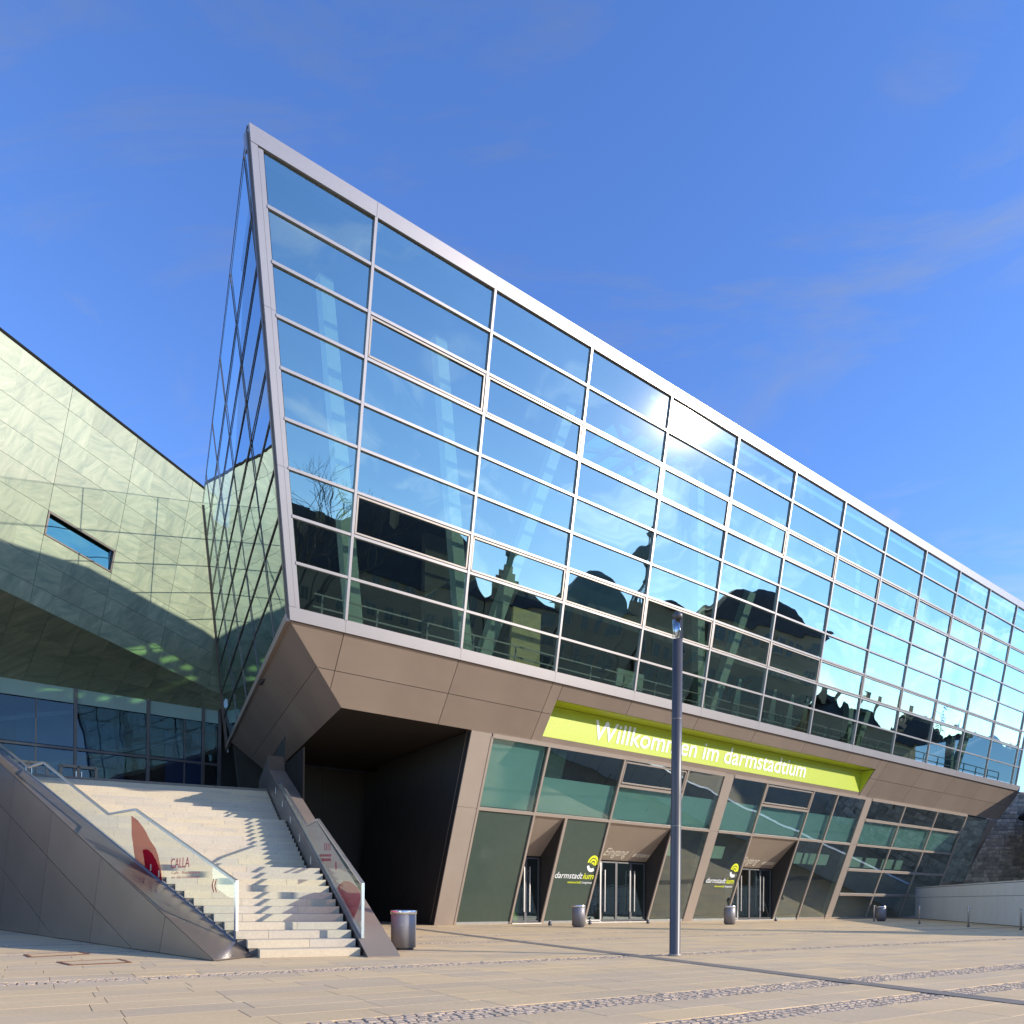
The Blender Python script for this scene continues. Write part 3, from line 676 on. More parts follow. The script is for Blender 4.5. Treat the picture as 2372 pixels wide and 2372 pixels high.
# entrance lettering and the print on the glass
def hood(u0, s):       # point on the hood, s 0 top .. 1 bottom
    return B(u0, 27 - EL * (ZM - .06), ZM - .06) * (1 - s) + B(u0, 27, ZH) * s
for u0 in (24.34, 35.19):
    up = (hood(0, 0) - hood(0, 1)).normalized(); on = U.cross(up) * .006
    if on.dot(NV) < 0: on = -on
    p = hood(u0 + .95, .87) + on
    text_obj('lettering', 'Eingang', p, U, up, .50, 1.6, M['eletter'], bl, .004)
    text_obj('lettering', '|', hood(u0 + 2.78, .90) + on, U, up, .60, .05, M['eletter'], bl, .004)
    text_obj('lettering', 'entrance', hood(u0 + 3.0, .87) + on, U, up, .32, 1.2, M['eletter'], bl, .004)
def logo(u0, zb, sc=1.0):
    on = EN * .012
    text_obj('lettering', 'darmstadt', EF(u0, zb) + on, U, EUP, .30 * sc, 1.68 * sc, M['white'], bl, .003, .18, .0)
    text_obj('lettering', 'ium', EF(u0 + 1.72 * sc, zb) + on, U, EUP, .30 * sc, .66 * sc, M['lime'], bl, .003, .18, .012)
    text_obj('lettering', 'wissenschaft', EF(u0 + .84 * sc, zb - .22 * sc) + on, U, EUP, .11 * sc, .82 * sc, M['lime'], bl, .003, .18, .006)
    text_obj('lettering', '| kongresse', EF(u0 + 1.68 * sc, zb - .22 * sc) + on, U, EUP, .11 * sc, .68 * sc, M['white'], bl, .003, .18)
    cx, cz = u0 + 2.12 * sc, zb + .73 * sc
    def P(x, y): return EF(cx + x * sc, cz + y * sc) + on
    for k, (r0, r1, a0, a1, ox, oy) in enumerate(((.24, .34, -10, 175, 0, 0), (.13, .215, -20, 170, .01, -.02), (.03, .10, -30, 165, .02, -.05))):
        m = MB(); n = 10
        for i in range(n):
            t0, t1 = radians(a0 + (a1 - a0) * i / n), radians(a0 + (a1 - a0) * (i + 1) / n)
            q = [(ox + r0 * cos(t0), oy + r0 * 1.1 * sin(t0)), (ox + r1 * cos(t0), oy + r1 * 1.1 * sin(t0)), (ox + r1 * cos(t1), oy + r1 * 1.1 * sin(t1)), (ox + r0 * cos(t1), oy + r0 * 1.1 * sin(t1))]
            m.prism([P(*v) for v in q], EN * .003)
        m.build('emblem', M['lime'], bl)
    m = MB(); n = 9
    for i in range(n):
        t0, t1 = radians(195 + 110 * i / n), radians(195 + 110 * (i + 1) / n)
        q = [(.2 * cos(t0), .2 * sin(t0) - .04), (.33 * cos(t0), .36 * sin(t0) - .04), (.33 * cos(t1), .36 * sin(t1) - .04), (.2 * cos(t1), .2 * sin(t1) - .04)]
        m.prism([P(*v) for v in q], EN * .003)
    m.build('emblem', M['white'], bl)
logo(21.78, 2.12); logo(32.45, 2.12, 1.0)
STO = Vector((-2.9574, 14.1357, 0))
for i in range(3):  # wall added to shade the top of the stair
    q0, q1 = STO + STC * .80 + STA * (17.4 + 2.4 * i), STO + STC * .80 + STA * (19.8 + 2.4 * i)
    panel('lining_and_shade_panel', [q0, q1, q1 + ZUP * 7.69, q0 + ZUP * 7.69], STC, M['dark'], bl, gap=.006, thick=.05)
for i in range(3):  # near part of the added shade wall, lost in the dark recess
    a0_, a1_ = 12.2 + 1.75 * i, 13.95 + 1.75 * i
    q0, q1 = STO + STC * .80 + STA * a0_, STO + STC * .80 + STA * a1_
    panel('lining_and_shade_panel', [q0, q1, q1 + ZUP * (6.05 + .045 * (a1_ - 6.7)), q0 + ZUP * (6.05 + .045 * (a0_ - 6.7))], STC, M['joint'], bl, gap=.006, thick=.05)
# --- lime sign in the soffit recess
sg = empty('welcome_sign', B(SGL, 24.3, 7.75), 'long lime green welcome sign with white letters set in the bronze overhang', 'sign')
def SGP(u_, z, out=0.0): return B(u_, 24.14 - .1 * (z - 7.92) - out, z)
MB().prism([SGP(SGL + .02, 7.92), SGP(SGR - .1, 7.92), SGP(SGR - .1, 9.2), SGP(SGL + .02, 9.2)], -NV * .08).build('face', M['sign'], sg)
MB().prism([SGP(SGL, 9.21), SGP(SGR, 9.21), B(SGR, 23.22, 9.21), B(SGL, 23.22, 9.21)], ZUP * .03).build('reveal', M['sign'], sg)
MB().prism([SGP(SGR - .09, 7.92), B(SGR - .05, 24.1, 7.92), B(SGR - .05, 23.25, 9.18), SGP(SGR - .09, 9.18)], U * .03).build('reveal', M['sign'], sg)
MB().prism([B(SGL, P1d, P1z + .02), B(SGR, P1d, P1z + .02), SGP(SGR, 7.91), SGP(SGL, 7.91)], -NV * .1).build('lower_strip', M['brown'], sg)
upv = (SGP(0, 9) - SGP(0, 8)).normalized()
def extent(t_):
    cu = bpy.data.curves.new('measure', 'FONT'); cu.body = t_; cu.shear = .2; cu.offset = .006
    t = bpy.data.objects.new('measure', cu); COL.objects.link(t); dg = bpy.context.evaluated_depsgraph_get(); dg.update()
    me = bpy.data.meshes.new_from_object(t.evaluated_get(dg)); bpy.data.objects.remove(t); xs = [v.co.x for v in me.vertices]; bpy.data.meshes.remove(me); return min(xs), max(xs)
full = 'Willkommen im darmstadtium'; fx0, fx1 = extent(full); kk = 16.2 / (fx1 - fx0); done = ''
for wd_ in full.split():
    done = (done + ' ' + wd_).strip(); e1 = extent(done)[1]; w0_, w1_ = extent(wd_); wl = (w1_ - w0_) * kk
    text_obj('lettering', wd_, SGP(22.25 + (e1 - fx0) * kk - wl, 8.18, .012), U, upv, .86, wl, M['white'], sg, .003, .2, .006)

# ============================================================ STONE BUILDING
st = empty('stone_building', Vector((-24, 38, 0)), 'pale green quartzite block with one slit window leaning over a dark glazed ground floor', 'building')
def SW(v, w, out=0.0): return QK + QV * v + QW * w + QM * out
keep_n, keep_d = -SN, -(SD) - .0
def clip_side(poly): return clip(poly, -SN, -SD - .03)       # outside of the glass flank: SN.p >= SD
VB = [-7.34 + 1.1 * k for k in range(-6, 12)]
WB = [.68, -.34, -1.49, -2.64, -3.79, -4.97, -6.09, -7.24, -8.39, -9.22]
for i in range(len(VB) - 1):
    for j in range(len(WB) - 1):
        if j == 5 and VB[i] > -7.35 and VB[i] < -4.2: continue
        v0_, v1_ = VB[i] + (.008 if i % 3 == 0 else 0), VB[i + 1] - (.008 if i % 3 == 2 else 0)
        poly = clip_side([SW(v0_, WB[j + 1] + .007), SW(v1_, WB[j + 1] + .007), SW(v1_, WB[j] - .007), SW(v0_, WB[j] - .007)])
        if j == 0: poly = [SW(v0_, WB[1] + .007), SW(min(v1_, .9), WB[1] + .007), SW(min(v1_, .9), WB[0]), SW(v0_, WB[0])] if v0_ < .6 else []
        if len(poly) < 3: continue
        ar = sum(((poly[a] - poly[0]).cross(poly[a + 1] - poly[0])).length for a in range(1, len(poly) - 1)) / 2
        if ar < .03: continue
        t = random.uniform(0, .0025)
        panel('slab', poly, QM, M['quartz'], st, gap=.0004, thick=.03, out=t)
def bk(v0, v1, w0, w1):
    p = clip([SW(v0, w0, -.045), SW(v1, w0, -.045), SW(v1, w1, -.045), SW(v0, w1, -.045)], -SN, -SD + 1.6)
    MB().prism(p, -QM * .3).build('wall', M['joint'], st)
bk(VB[0], -7.35, -9.2, .66); bk(-7.35, -4.03, -4.98, .66); bk(-7.35, -4.03, -9.2, -6.08); bk(-4.03, 8, -9.2, -.4); bk(-4.03, .85, -.4, .66)
top = [SW(VB[0], .69, .05), SW(.9, .69, .05), SW(.9, .69, -6), SW(VB[0], .69, -6)]
MB().prism(top, QW * .1).build('roof_edge', M['joint'], st)
# slit window
wn = MB()
a, b_, c, d = SW(-7.33, -6.08), SW(-4.05, -6.08), SW(-4.05, -4.98), SW(-7.33, -4.98)
for p0, p1 in ((a, b_), (b_, c), (c, d), (d, a)):
    cc = (a + b_ + c + d) / 4; dv = cc - (p0 + p1) / 2; dv = dv.normalized()
    wn.bar(p0 + dv * .04 - QM * .05, p1 + dv * .04 - QM * .05, .07, .14, QM)
wo = wn.build('window', M['sframe'], st)
panel('pane', [a - QM * .06, b_ - QM * .06, c - QM * .20, d - QM * .20], QM, glass('window_glass', (.2, .25, .28), .35, .9, refl=(.42, .78, .66), halo=0), wo, .03, .02, 0)
MB().prism([SW(-7.4, -6.2, -.5), SW(-4, -6.2, -.5), SW(-4, -4.9, -.5), SW(-7.4, -4.9, -.5)], -QM * .1).build('room_wall', M['void'], st)
# stone underside and dark glazed wall
CD, CZ1, CZ0 = 44.92, 12.0, 5.45
def cw(u_, z, out=0.0): return B(u_, CD - out, z)
t0, t1 = SW(-13.8, -9.22), SW(3.9, -9.22)
k0, k1 = cw(-4.5, CZ1), cw(11.9, CZ1 - .1)
un = (t1 - t0).cross(k0 - t0).normalized()
if un.z > 0: un = -un
def us_(a, b_): return (t0 + (t1 - t0) * a) * (1 - b_) + (k0 + (k1 - k0) * a) * b_
for i in range(12):
    for j in range(3):
        poly = [us_(i / 12, j / 3), us_((i + 1) / 12, j / 3), us_((i + 1) / 12, (j + 1) / 3), us_(i / 12, (j + 1) / 3)]
        panel('slab', poly, un, M['quartz'], st, gap=.006, thick=.03, out=random.uniform(0, .004))
sbk = MB()
for i in range(12):
    for j in range(3): sbk.add([p - un * .12 for p in (us_(i / 12, j / 3), us_((i + 1) / 12, j / 3), us_((i + 1) / 12, (j + 1) / 3), us_(i / 12, (j + 1) / 3))], [[0, 1, 2, 3]])
sbk.build('soffit_backing', M['joint'], st)
uu = [-9.3, -5.81, -2.32, 1.17, 4.64, 8.11, 11.0, 11.9]
for i in range(len(uu) - 1):
    panel('spandrel', [cw(uu[i], 11.15), cw(uu[i + 1], 11.15), cw(uu[i + 1], CZ1 + .05), cw(uu[i], CZ1 + .05)], NV, M['teal'], st, .03, .05)
    for z0, z1 in ((8.85, 11.15), (CZ0, 8.7)):
        panel('pane', [cw(uu[i], z0), cw(uu[i + 1], z0), cw(uu[i + 1], z1), cw(uu[i], z1)], NV, M['cpane'], st, .03, .02)
    MB().bar(cw(uu[i], 8.77, .03), cw(uu[i + 1], 8.77, .03), .12, .12, NV).build('rail', M['sframe'], st)
for u_ in uu: MB().bar(cw(u_, CZ0, .03), cw(u_, CZ1 + .02, .03), .16, .16, NV).build('mullion', M['sframe'], st)
for u_ in (2.9, 10.0): MB().bar(cw(u_, CZ0, .02), cw(u_, 11.15, .02), .07, .07, NV).build('mullion', M['sframe'], st)
MB().prism([cw(-14, 3, -3.5), cw(2.6, 3, -3.5), cw(2.6, 12, -3.5), cw(-14, 12, -3.5)], -NV * .2).build('inner_wall', M['void'], st)
for a, b_ in ((-9, -3.2), (-1.6, .6), (2.2, 7.4), (9.6, 11.8)):
    MB().prism([cw(a, 5.4, -3.0), cw(b_, 5.4, -3.0), cw(b_, 11, -3.0), cw(a, 11, -3.0)], -NV * .2).build('blue_wall', M['blue'], st)
MB().prism([cw(-14, 3, -3.6), cw(16, 3, -3.6), cw(16, 12, -3.6), cw(-14, 12, -3.6)], -NV * .2).build('inner_wall', M['void'], st)
MB().prism([cw(-14, CZ1, -.1), cw(16, CZ1, -.1), cw(16, CZ1, -4), cw(-14, CZ1, -4)], ZUP * .2).build('inner_ceiling', M['void'], st)
for (a, za, b_, zb) in ((-3, 8.9, 5.5, 11.2), (3, 7.8, 10.5, 10.4), (-2, 5.6, 6, 8.2)):
    MB().bar(cw(a, za, -1.2), cw(b_, zb, -1.2), .22, .22, NV).build('truss_bar', M['sframe'], st)
for a in (1.8, 4.0):
    m = MB()
    for p0, p1 in (((a, 5.45), (a, 7.9)), ((a + 1.6, 5.45), (a + 1.6, 7.9)), ((a, 7.85), (a + 1.6, 7.85)), ((a + .8, 5.45), (a + .8, 7.9))):
        m.bar(cw(p0[0], p0[1], .12), cw(p1[0], p1[1], .12), .14, .1, NV)
    dd = m.build('door', M['brown'], st)
    for hx in (a + .68, a + .92): MB().bar(cw(hx, 6.0, .22), cw(hx, 7.6, .22), .05, .05, NV).build('handle', M['steel'], dd)

# ============================================================ STAIRCASE
sc_ = empty('staircase', STO, 'broad pale stone stair rising in three flights between bronze clad flanks', 'staircase')
def ST(c, a, z): return STO + STC * c + STA * a + ZUP * z
RISE, TR = .153, .42
DL = Vector((sin(radians(-45.85)), cos(radians(-45.85)), 0)); LN = Vector((-DL.y, DL.x, 0))   # LN points away from the stair (left)
if LN.x > 0: LN = -LN
LA = G(501, 2226.7); LQ = G(586, 2217)
DI = Vector((sin(radians(-47)), cos(radians(-47)), 0))
def cleft(a):      # inner line of the left flank in stair frame
    q0 = LQ - STO; c0, a0 = q0.dot(STC), q0.dot(STA); dc, da = DI.dot(STC), DI.dot(STA)
    return c0 + dc * (a - a0) / da
steps = []
a = 0.0; z = 0.0
for fl, (start, nxt) in enumerate(((0, 6.8), (6.8, 12.9), (12.9, 34.0))):
    for i in range(12):
        z += RISE; a0 = start + i * TR
        steps.append((a0, z, (start + (i + 1) * TR) if i < 11 else nxt))
for k, (a0, z, a1) in enumerate(steps):
    if k == 35: break
    cl = cleft(a0) - .05; L = .1 - cl
    p = cl - (k * .53) % 1.3
    while p < .08:
        q = p + random.choice((1.35, 1.5, 1.65, 1.9)); x0, x1 = max(p, cl), min(q, .08)
        if .08 - q < .5: q = x1 = .08
        if x1 - x0 > .12:
            m = MB(); g = .003
            dpt = a1 - a0 + .03
            P = lambda c, aa, zz: ST(c, aa, zz)
            c_ = .008
            prof = [(0, z - RISE + .003), (0, z - c_), (c_, z), (dpt, z), (dpt, z - RISE + .003)]
            m.prism([P(x0 + g, a0 + pa, pz) for pa, pz in prof], STC * (x1 - x0 - 2 * g)).build('step_slab', M['stair'], sc_)
        p = q
    # dark bedding seen in the joints
cm = MB()
for k, (a0, z, a1) in enumerate(steps[:35]):
    cl = cleft(a0) - .02
    cm.box(ST(cl, a0 + .02, 0), STC * (.06 - cl), STA * max(.05, min(a1 - a0, 2.4)), ZUP * (z - .01))
cm.build('stair_core', M['strip'], sc_)
zt = steps[35][1]; a0 = steps[35][0]
MB().prism([ST(-20, a0, zt), ST(.1, a0, zt), ST(.1, 34, zt), ST(-20, 34, zt)], -ZUP * .15).build('top_terrace', M['strip'], sc_)  # dark tone stands in for shade here and cuts bounced light
MB().prism([ST(-20, a0 + .1, 0), ST(.05, a0 + .1, 0), ST(.05, 34, 0), ST(-20, 34, 0)], ZUP * (zt - .2)).build('terrace_base', M['strip'], sc_)
# right flank: a sloping wedge
def rz(a): return max(0, .355 * (a + .45))
RK = 17.5
m = MB().prism([ST(.13, -.45, 0), ST(.13, RK + 4, 0), ST(.13, RK + 4, rz(RK)), ST(.13, RK, rz(RK) + .5), ST(.13, RK - .6, rz(RK - .6))], STC * .6)
m.build('right_flank', M['cheek'], sc_)
for i in range(6):      # cap panels
    a0, a1 = -.45 + i * 3.0, -.45 + (i + 1) * 3.0 - .012
    MB().prism([ST(.12, a0, rz(a0) + .002), ST(.74, a0, rz(a0) + .002), ST(.74, a1, rz(a1) + .002), ST(.12, a1, rz(a1) + .002)], ZUP * .02).build('cap_panel', M['brown'], sc_)
for i in range(7):      # little step lights in the flank
    a0 = 2.2 + i * 2.1
    MB().box(ST(.122, a0, rz(a0) - .42), STA * .05, STC * .01, ZUP * .22).build('step_light', M['binlid'], sc_)
# left flank
def lz(s): return .338 * s
LS = 24.0
w_ = (LQ - LA).dot(-LN); IW = -LN
m = MB()
o0, o1 = LA, LA + DL * LS
i0 = LQ; i1 = LQ + DI * (LS - .3)
def ltop_i(s): return max(0, .34 * s)
vs = [o0, o1, o1 + ZUP * lz(LS), i0, i1, i1 + ZUP * ltop_i(LS - .3)]
m.add(vs, [[0, 2, 1], [3, 4, 5], [0, 3, 5, 2], [1, 2, 5, 4], [0, 1, 4, 3]])
m.build('left_flank', M['joint'], sc_)
def lcut(s0, s1, t0, t1):     # cladding panel: s along, t = offset below the top slope
    pass
rows_ = [(0, .62), (.62, 2.55), (2.55, 9)]
rows_ = [(0.0, 1.31), (1.31, 3.22), (3.22, 9.0)]
js = [0.0, 2.16, 5.9, 9.8, 13.84, 17.9, 21.9]
for i in range(len(js) - 1):
    for (t0, t1) in rows_:
        def sk(s, z): return s + .44 * (1 - z / max(.2, lz(s))) if lz(s) > .2 else s
        pts = []
        s0, s1 = js[i], js[i + 1]
        def E(s, z): return LA + DL * s + ZUP * z
        # joints lean: s shifts by .13..1.2 towards the foot as height drops
        def jx(s, z): return s + (lz(s) - z) * .385
        top0, top1 = lz(s0) - t0, lz(s1) - t0
        poly = []
        for s_, dz in ((s0, t0), (s1, t0), (s1, t1), (s0, t1)):
            z = lz(s_) - dz
            # point where slope-parallel line meets leaning joint
            k = .385; zz = (lz(s_) - dz); 
            # z = lz(s)-dz along slope line; joint s = s_+(lz(s_)-z)*k  -> solve
            z = (lz(s_) * (1 + .338 * k) - dz) / (1 + .338 * k)
            sx = s_ + (lz(s_) - z) * k
            poly.append(E(sx, z))
        poly = clip(poly, -ZUP, -.01)
        if len(poly) < 3: continue
        ar = sum(((poly[a_] - poly[0]).cross(poly[a_ + 1] - poly[0])).length for a_ in range(1, len(poly) - 1)) / 2
        if ar < .02: continue
        panel('cladding_panel', poly, LN, M['cheek'], sc_, gap=.008, thick=.03, out=.034)
sj = [0, 2.1, 5.2, 8.4, 11.6, 14.8, 18, 22]
for i in range(len(sj) - 1):
    a0, a1 = sj[i] + .006, sj[i + 1] - .006
    pi0 = lambda s: LQ + DI * max(0, s - .46)
    pts = [LA + LN * .034 + DL * a0 + ZUP * (lz(a0) + .006), LA + LN * .034 + DL * a1 + ZUP * (lz(a1) + .006), LQ + DI * max(0, a1 - .46) + ZUP * (ltop_i(max(0, a1 - .46)) + .006), LQ + DI * max(0, a0 - .46) + ZUP * (ltop_i(max(0, a0 - .46)) + .006)]
    MB().prism(pts, ZUP * .02).build('cap_panel', M['cheek'], sc_)


# ============================================================ GLASS RAILINGS
def railing(base, dirv, label, prof, zbase, nseam, sidev):
    r = empty('glass_railing', base + dirv * prof[0][0], label, 'railing', 'glass railings of the stair')
    P = lambda s, z: base + dirv * s + ZUP * z
    m = MB()
    for i in range(len(prof) - 1):
        (s0, z0), (s1, z1) = prof[i], prof[i + 1]
        m.bar(P(s0, z0), P(s1, z1), .07, .045, ZUP if abs(s1 - s0) > .01 else sidev)
    m.build('handrail', M['steel'], r)
    s0, z0 = prof[0]
    MB().bar(P(s0, zbase(s0)), P(s0, z0 + .02), .055, .07, dirv).build('post', M['binlid'], r)
    # panes between the seams
    brk = sorted(set([p[0] for p in prof] + nseam))
    def topz(s):
        for i in range(len(prof) - 1):
            if prof[i][0] <= s <= prof[i + 1][0]:
                f = (s - prof[i][0]) / (prof[i + 1][0] - prof[i][0]); return prof[i][1] + f * (prof[i + 1][1] - prof[i][1])
        return prof[-1][1]
    for i in range(len(brk) - 1):
        a, b_ = brk[i], brk[i + 1]
        if b_ - a < .05: continue
        g0 = .008 if a in nseam or i == 0 else 0.0; g1 = .008 if b_ in nseam else 0.0
        a += g0; b_ -= g1
        MB().prism([P(a, zbase(a) + .03), P(b_, zbase(b_) + .03), P(b_, topz(b_) - .02), P(a, topz(a) - .02)], sidev * .016).build('pane', M['rail'], r)
    MB().bar(P(prof[0][0], zbase(prof[0][0]) + .02), P(prof[-1][0], zbase(prof[-1][0]) + .02), .05, .04, ZUP).build('base_channel', M['steel'], r)
    return r, P
LR, LP = railing(LQ, DI, 'glass railing with red flower print on the left side of the stair', [(.66, 1.40), (5.69, 3.16), (7.45, 3.17), (12.97, 5.14), (14.6, 5.18), (18.3, 6.46)], lambda s: .34 * s + .02, [2.2, 4.1, 9.2, 11.1, 16.4], DI.cross(ZUP))
RB = STO + STC * .2
RR, RP = railing(RB, STA, 'glass railing with red petal print on the right side of the stair', [(.38, 1.38), (5.67, 3.15), (7.65, 3.17), (14.2, 5.42)], lambda s: .355 * (s + .45) + .025, [2.4, 4.6, 7.6, 10, 12.1], STC)
# prints
def print_mat(name, col, alpha):
    m, nt, o = mat_new(name); d = nt.nodes.new('ShaderNodeBsdfDiffuse'); d.inputs[0].default_value = (*col, 1)
    t = nt.nodes.new('ShaderNodeBsdfTransparent'); mx_ = nt.nodes.new('ShaderNodeMixShader'); t.inputs[0].default_value = (1, .62, .55, 1)
    mx_.inputs[0].default_value = alpha; nt.links.new(t.outputs[0], mx_.inputs[1]); nt.links.new(d.outputs[0], mx_.inputs[2]); nt.links.new(mx_.outputs[0], o.inputs[0]); return m
RED1 = print_mat('red_film_pale', (.40, .06, .05), .62); RED2 = print_mat('red_film_deep', (.40, .004, .02), .96); RED3 = print_mat('red_film_right', (.55, .01, .03), .82)
def onplane(px, py, base, dirv, off):
    nn = Vector((dirv.y, -dirv.x, 0)); return hit(px, py, nn, nn.dot(base) + off)
def z5(x, y): return (250 + x / 4.83, 1800 + y / 4.83)
def z7(x, y): return (700 + x / 6.44, 1950 + y / 6.44)
def decal(name, pts, base, dirv, off, mat, parent):
    q = [onplane(*p, base, dirv, off) for p in pts]; nn = Vector((dirv.y, -dirv.x, 0))
    me = MB().add(q, [list(range(len(q)))]).build(name, mat, parent)
    return me
sp = [(262, 430), (330, 480), (390, 555), (430, 620), (470, 705), (530, 790), (560, 870), (580, 960), (597, 1060), (605, 1165), (520, 1105), (420, 1025), (310, 935), (292, 850), (278, 740), (265, 640)]
DO = .03
sgn = 1 if Vector((DI.y, -DI.x, 0)).dot(-LQ) > 0 else -1
decal('flower_print', [z5(*p) for p in sp], LQ, DI, -.012, RED1, LR)
ip = [(385, 818), (410, 808), (450, 812), (500, 860), (545, 945), (575, 1030), (596, 1100), (605, 1168), (540, 1120), (470, 1062), (415, 1015), (408, 950), (398, 880)]
decal('petal_print', [z5(*p) for p in ip], LQ, DI, -.018, RED2, LR)
for dx in (0, 30):
    decal('chevron_print', [z5(1178 + dx, 1140), z5(1188 + dx, 1140), z5(1172 + dx, 1215), z5(1188 + dx, 1290), z5(1178 + dx, 1290), z5(1160 + dx, 1215)], LQ, DI, -.014, RED2, LR)
TX = lambda px, py: onplane(*z5(px, py), LQ, DI, -.014)
p0 = TX(705, 1022); p1 = TX(910, 1005); hh = (TX(705, 905) - p0).length
text_obj('lettering', 'CALLA', p0, -DI - ZUP * 0 + ZUP * ((p1 - p0).normalized().z), ZUP, hh * .95, (p1 - p0).length, M['red'], LR, .002, .1)
for k, s in enumerate(('Cafe - Restaurant', 'im darmstadtium')):
    q0 = TX(712, 1085 + k * 50); q1 = TX(1030, 1078 + k * 50)
    text_obj('lettering', s, q0, (q1 - q0).normalized(), ZUP, .055, (q1 - q0).length, M['red'], LR, .001, .0)
hp = [(490, 790), (515, 710), (545, 640), (620, 585), (700, 590), (760, 625), (830, 690), (868, 760), (872, 830), (855, 930), (820, 1030), (780, 1120), (735, 1205), (650, 1075), (570, 930)]
decal('petal_print', [z7(*p) for p in hp], RB, STA, .03, RED3, RR)
for (x0, x1, y0, y1) in ((330, 345, 20, 130), (355, 368, 20, 130), (380, 393, 20, 130), (408, 422, 20, 130), (260, 435, 185, 220), (255, 430, 245, 290), (490, 515, 300, 420)):
    decal('lettering', [z7(x0, y0), z7(x1, y0), z7(x1, y1), z7(x0, y1)], RB, STA, .03, RED3, RR)

# ============================================================ STREET FURNITURE
lp = G(1563, 2214); H_ = 6.9
lm = empty('lamp_post', lp, 'slim grey lamp post with a glass lantern at its top', 'street lamp')
MB().lathe(lp, [(.115, 0), (.115, .02), (.108, .03), (.104, 3.2), (.1, 6.35)], 28).build('mast', M['mast'], lm, True)
m = MB()
for z in (.02,): m.lathe(lp, [(.125, 0), (.125, .03), (.116, .04)], 28)
m.build('collar', M['galv'], lm, True)
for z in (2.6, 4.75): MB().lathe(lp + ZUP * z, [(.1055, 0), (.1055, .012)], 28).build('joint_ring', M['galv'], lm, True)
MB().box(lp + Vector((.035, -.05, 6.35)), (.06, 0, 0), (0, .1, 0), (0, 0, .55)).build('spine', M['mast'], lm)
MB().lathe(lp + Vector((-.02, 0, 6.36)), [(.085, 0), (.085, .39)], 20).build('lantern_glass', glass('lantern_glass', (.85, .92, .97), .15, .8, halo=0), lm, True)
MB().lathe(lp + Vector((-.02, 0, 6.4)), [(.03, 0), (.035, .15), (.02, .3)], 12).build('lamp_bulb', M['binlid'], lm, True)
MB().lathe(lp + ZUP * 6.76, [(.10, 0), (.10, .1), (.07, .14)], 24).build('cap', M['mast'], lm, True)
def make_bin(p, label, h=.84, r=.27):
    e = empty('litter_bin', p, label, 'litter bin', 'round steel litter bins')
    MB().lathe(p, [(r * .82, 0), (r * .82, .05)], 28).build('foot', M['mast'], e, True)
    MB().lathe(p, [(r, .05), (r, h - .09), (r - .006, h - .085)], 32).build('drum', M['bin'], e, True)
    m = MB(); n = 32
    prof = [(r - .004, h - .085), (r + .012, h - .08), (r + .015, h - .01), (r + .004, h), (r - .06, h), (r - .07, h - .06), (r - .07, h - .2)]
    m.lathe(p, prof, n); m.f.pop(); m.f.pop(); m.build('rim', M['binlid'], e, True)
    MB().lathe(p, [(r - .072, h - .22), (r - .072, h - .21)], 20).build('liner', M['joint'], e)
    MB().box(p + Vector((-.02, -r - .012, h * .62)), (.04, 0, 0), (0, .02, 0), (0, 0, .05)).build('lock', M['galv'], e)
make_bin(G(761 * 1.2277, 2199.5), 'round steel litter bin by the foot of the stair flank', .85)
make_bin(G(1340, 2147.3), 'round steel litter bin in front of the widest door, below the first printed logo', .90)
make_bin(G(1690, 2141.5), 'round steel litter bin before the door right of the lamp post', .90)
make_bin(G(2041, 2133.5), 'round steel litter bin beside a bollard near the right end of the entrance front', .9)
BL = [(G(2124.7, 2134.2), 'thin steel bollard beside the far litter bin, leftmost of the row'), (G(2130, 2140.1) , ''), ]
bpts = [(2024.7, 2134.2, 'thin steel bollard touching the far litter bin, leftmost of the row'), (2129.8, 2140.1, 'thin steel bollard in front of the leaning glass end, second from the bin'),
        (2243.1, 2147.2, 'thin steel bollard in front of the white panelled wall, third from the bin'), (2364.5, 2154.3, 'thin steel bollard at the right edge of the photo, nearest of the row')]
for px, py, lb in bpts:
    p = G(px, py); e = empty('bollard', p, lb, 'bollard', 'bollards in a row')
    MB().lathe(p, [(.042, 0), (.042, .93), (.038, .95)], 18).build('post', M['steel'], e, True)
    MB().lathe(p, [(.065, 0), (.065, .03), (.05, .045)], 18).build('foot', M['mast'], e, True)
    MB().lathe(p + ZUP * .86, [(.044, 0), (.044, .02)], 18).build('band', M['mast'], e, True)
# small floor spots by the doors
for px, py, lb in ((1274, 2144, 'small round uplight on the ground beside the narrow olive door'), (1366.5, 2141.5, 'small round uplight on the ground right of the middle litter bin'), (1501, 2139.5, 'small round uplight left of the lamp post at the wide door edge'), (1797, 2134, 'small round uplight right of the dark right hand door')):
    p = G(px, py); e = empty('floor_uplight', p, lb, 'uplight', 'small uplights along the front')
    MB().lathe(p, [(.07, 0), (.09, .05), (.06, .16), (.02, .2)], 14).build('housing', M['mast'], e, True)
    MB().lathe(p + ZUP * .2, [(.05, 0), (.045, .03)], 14).build('lens', M['binlid'], e, True)

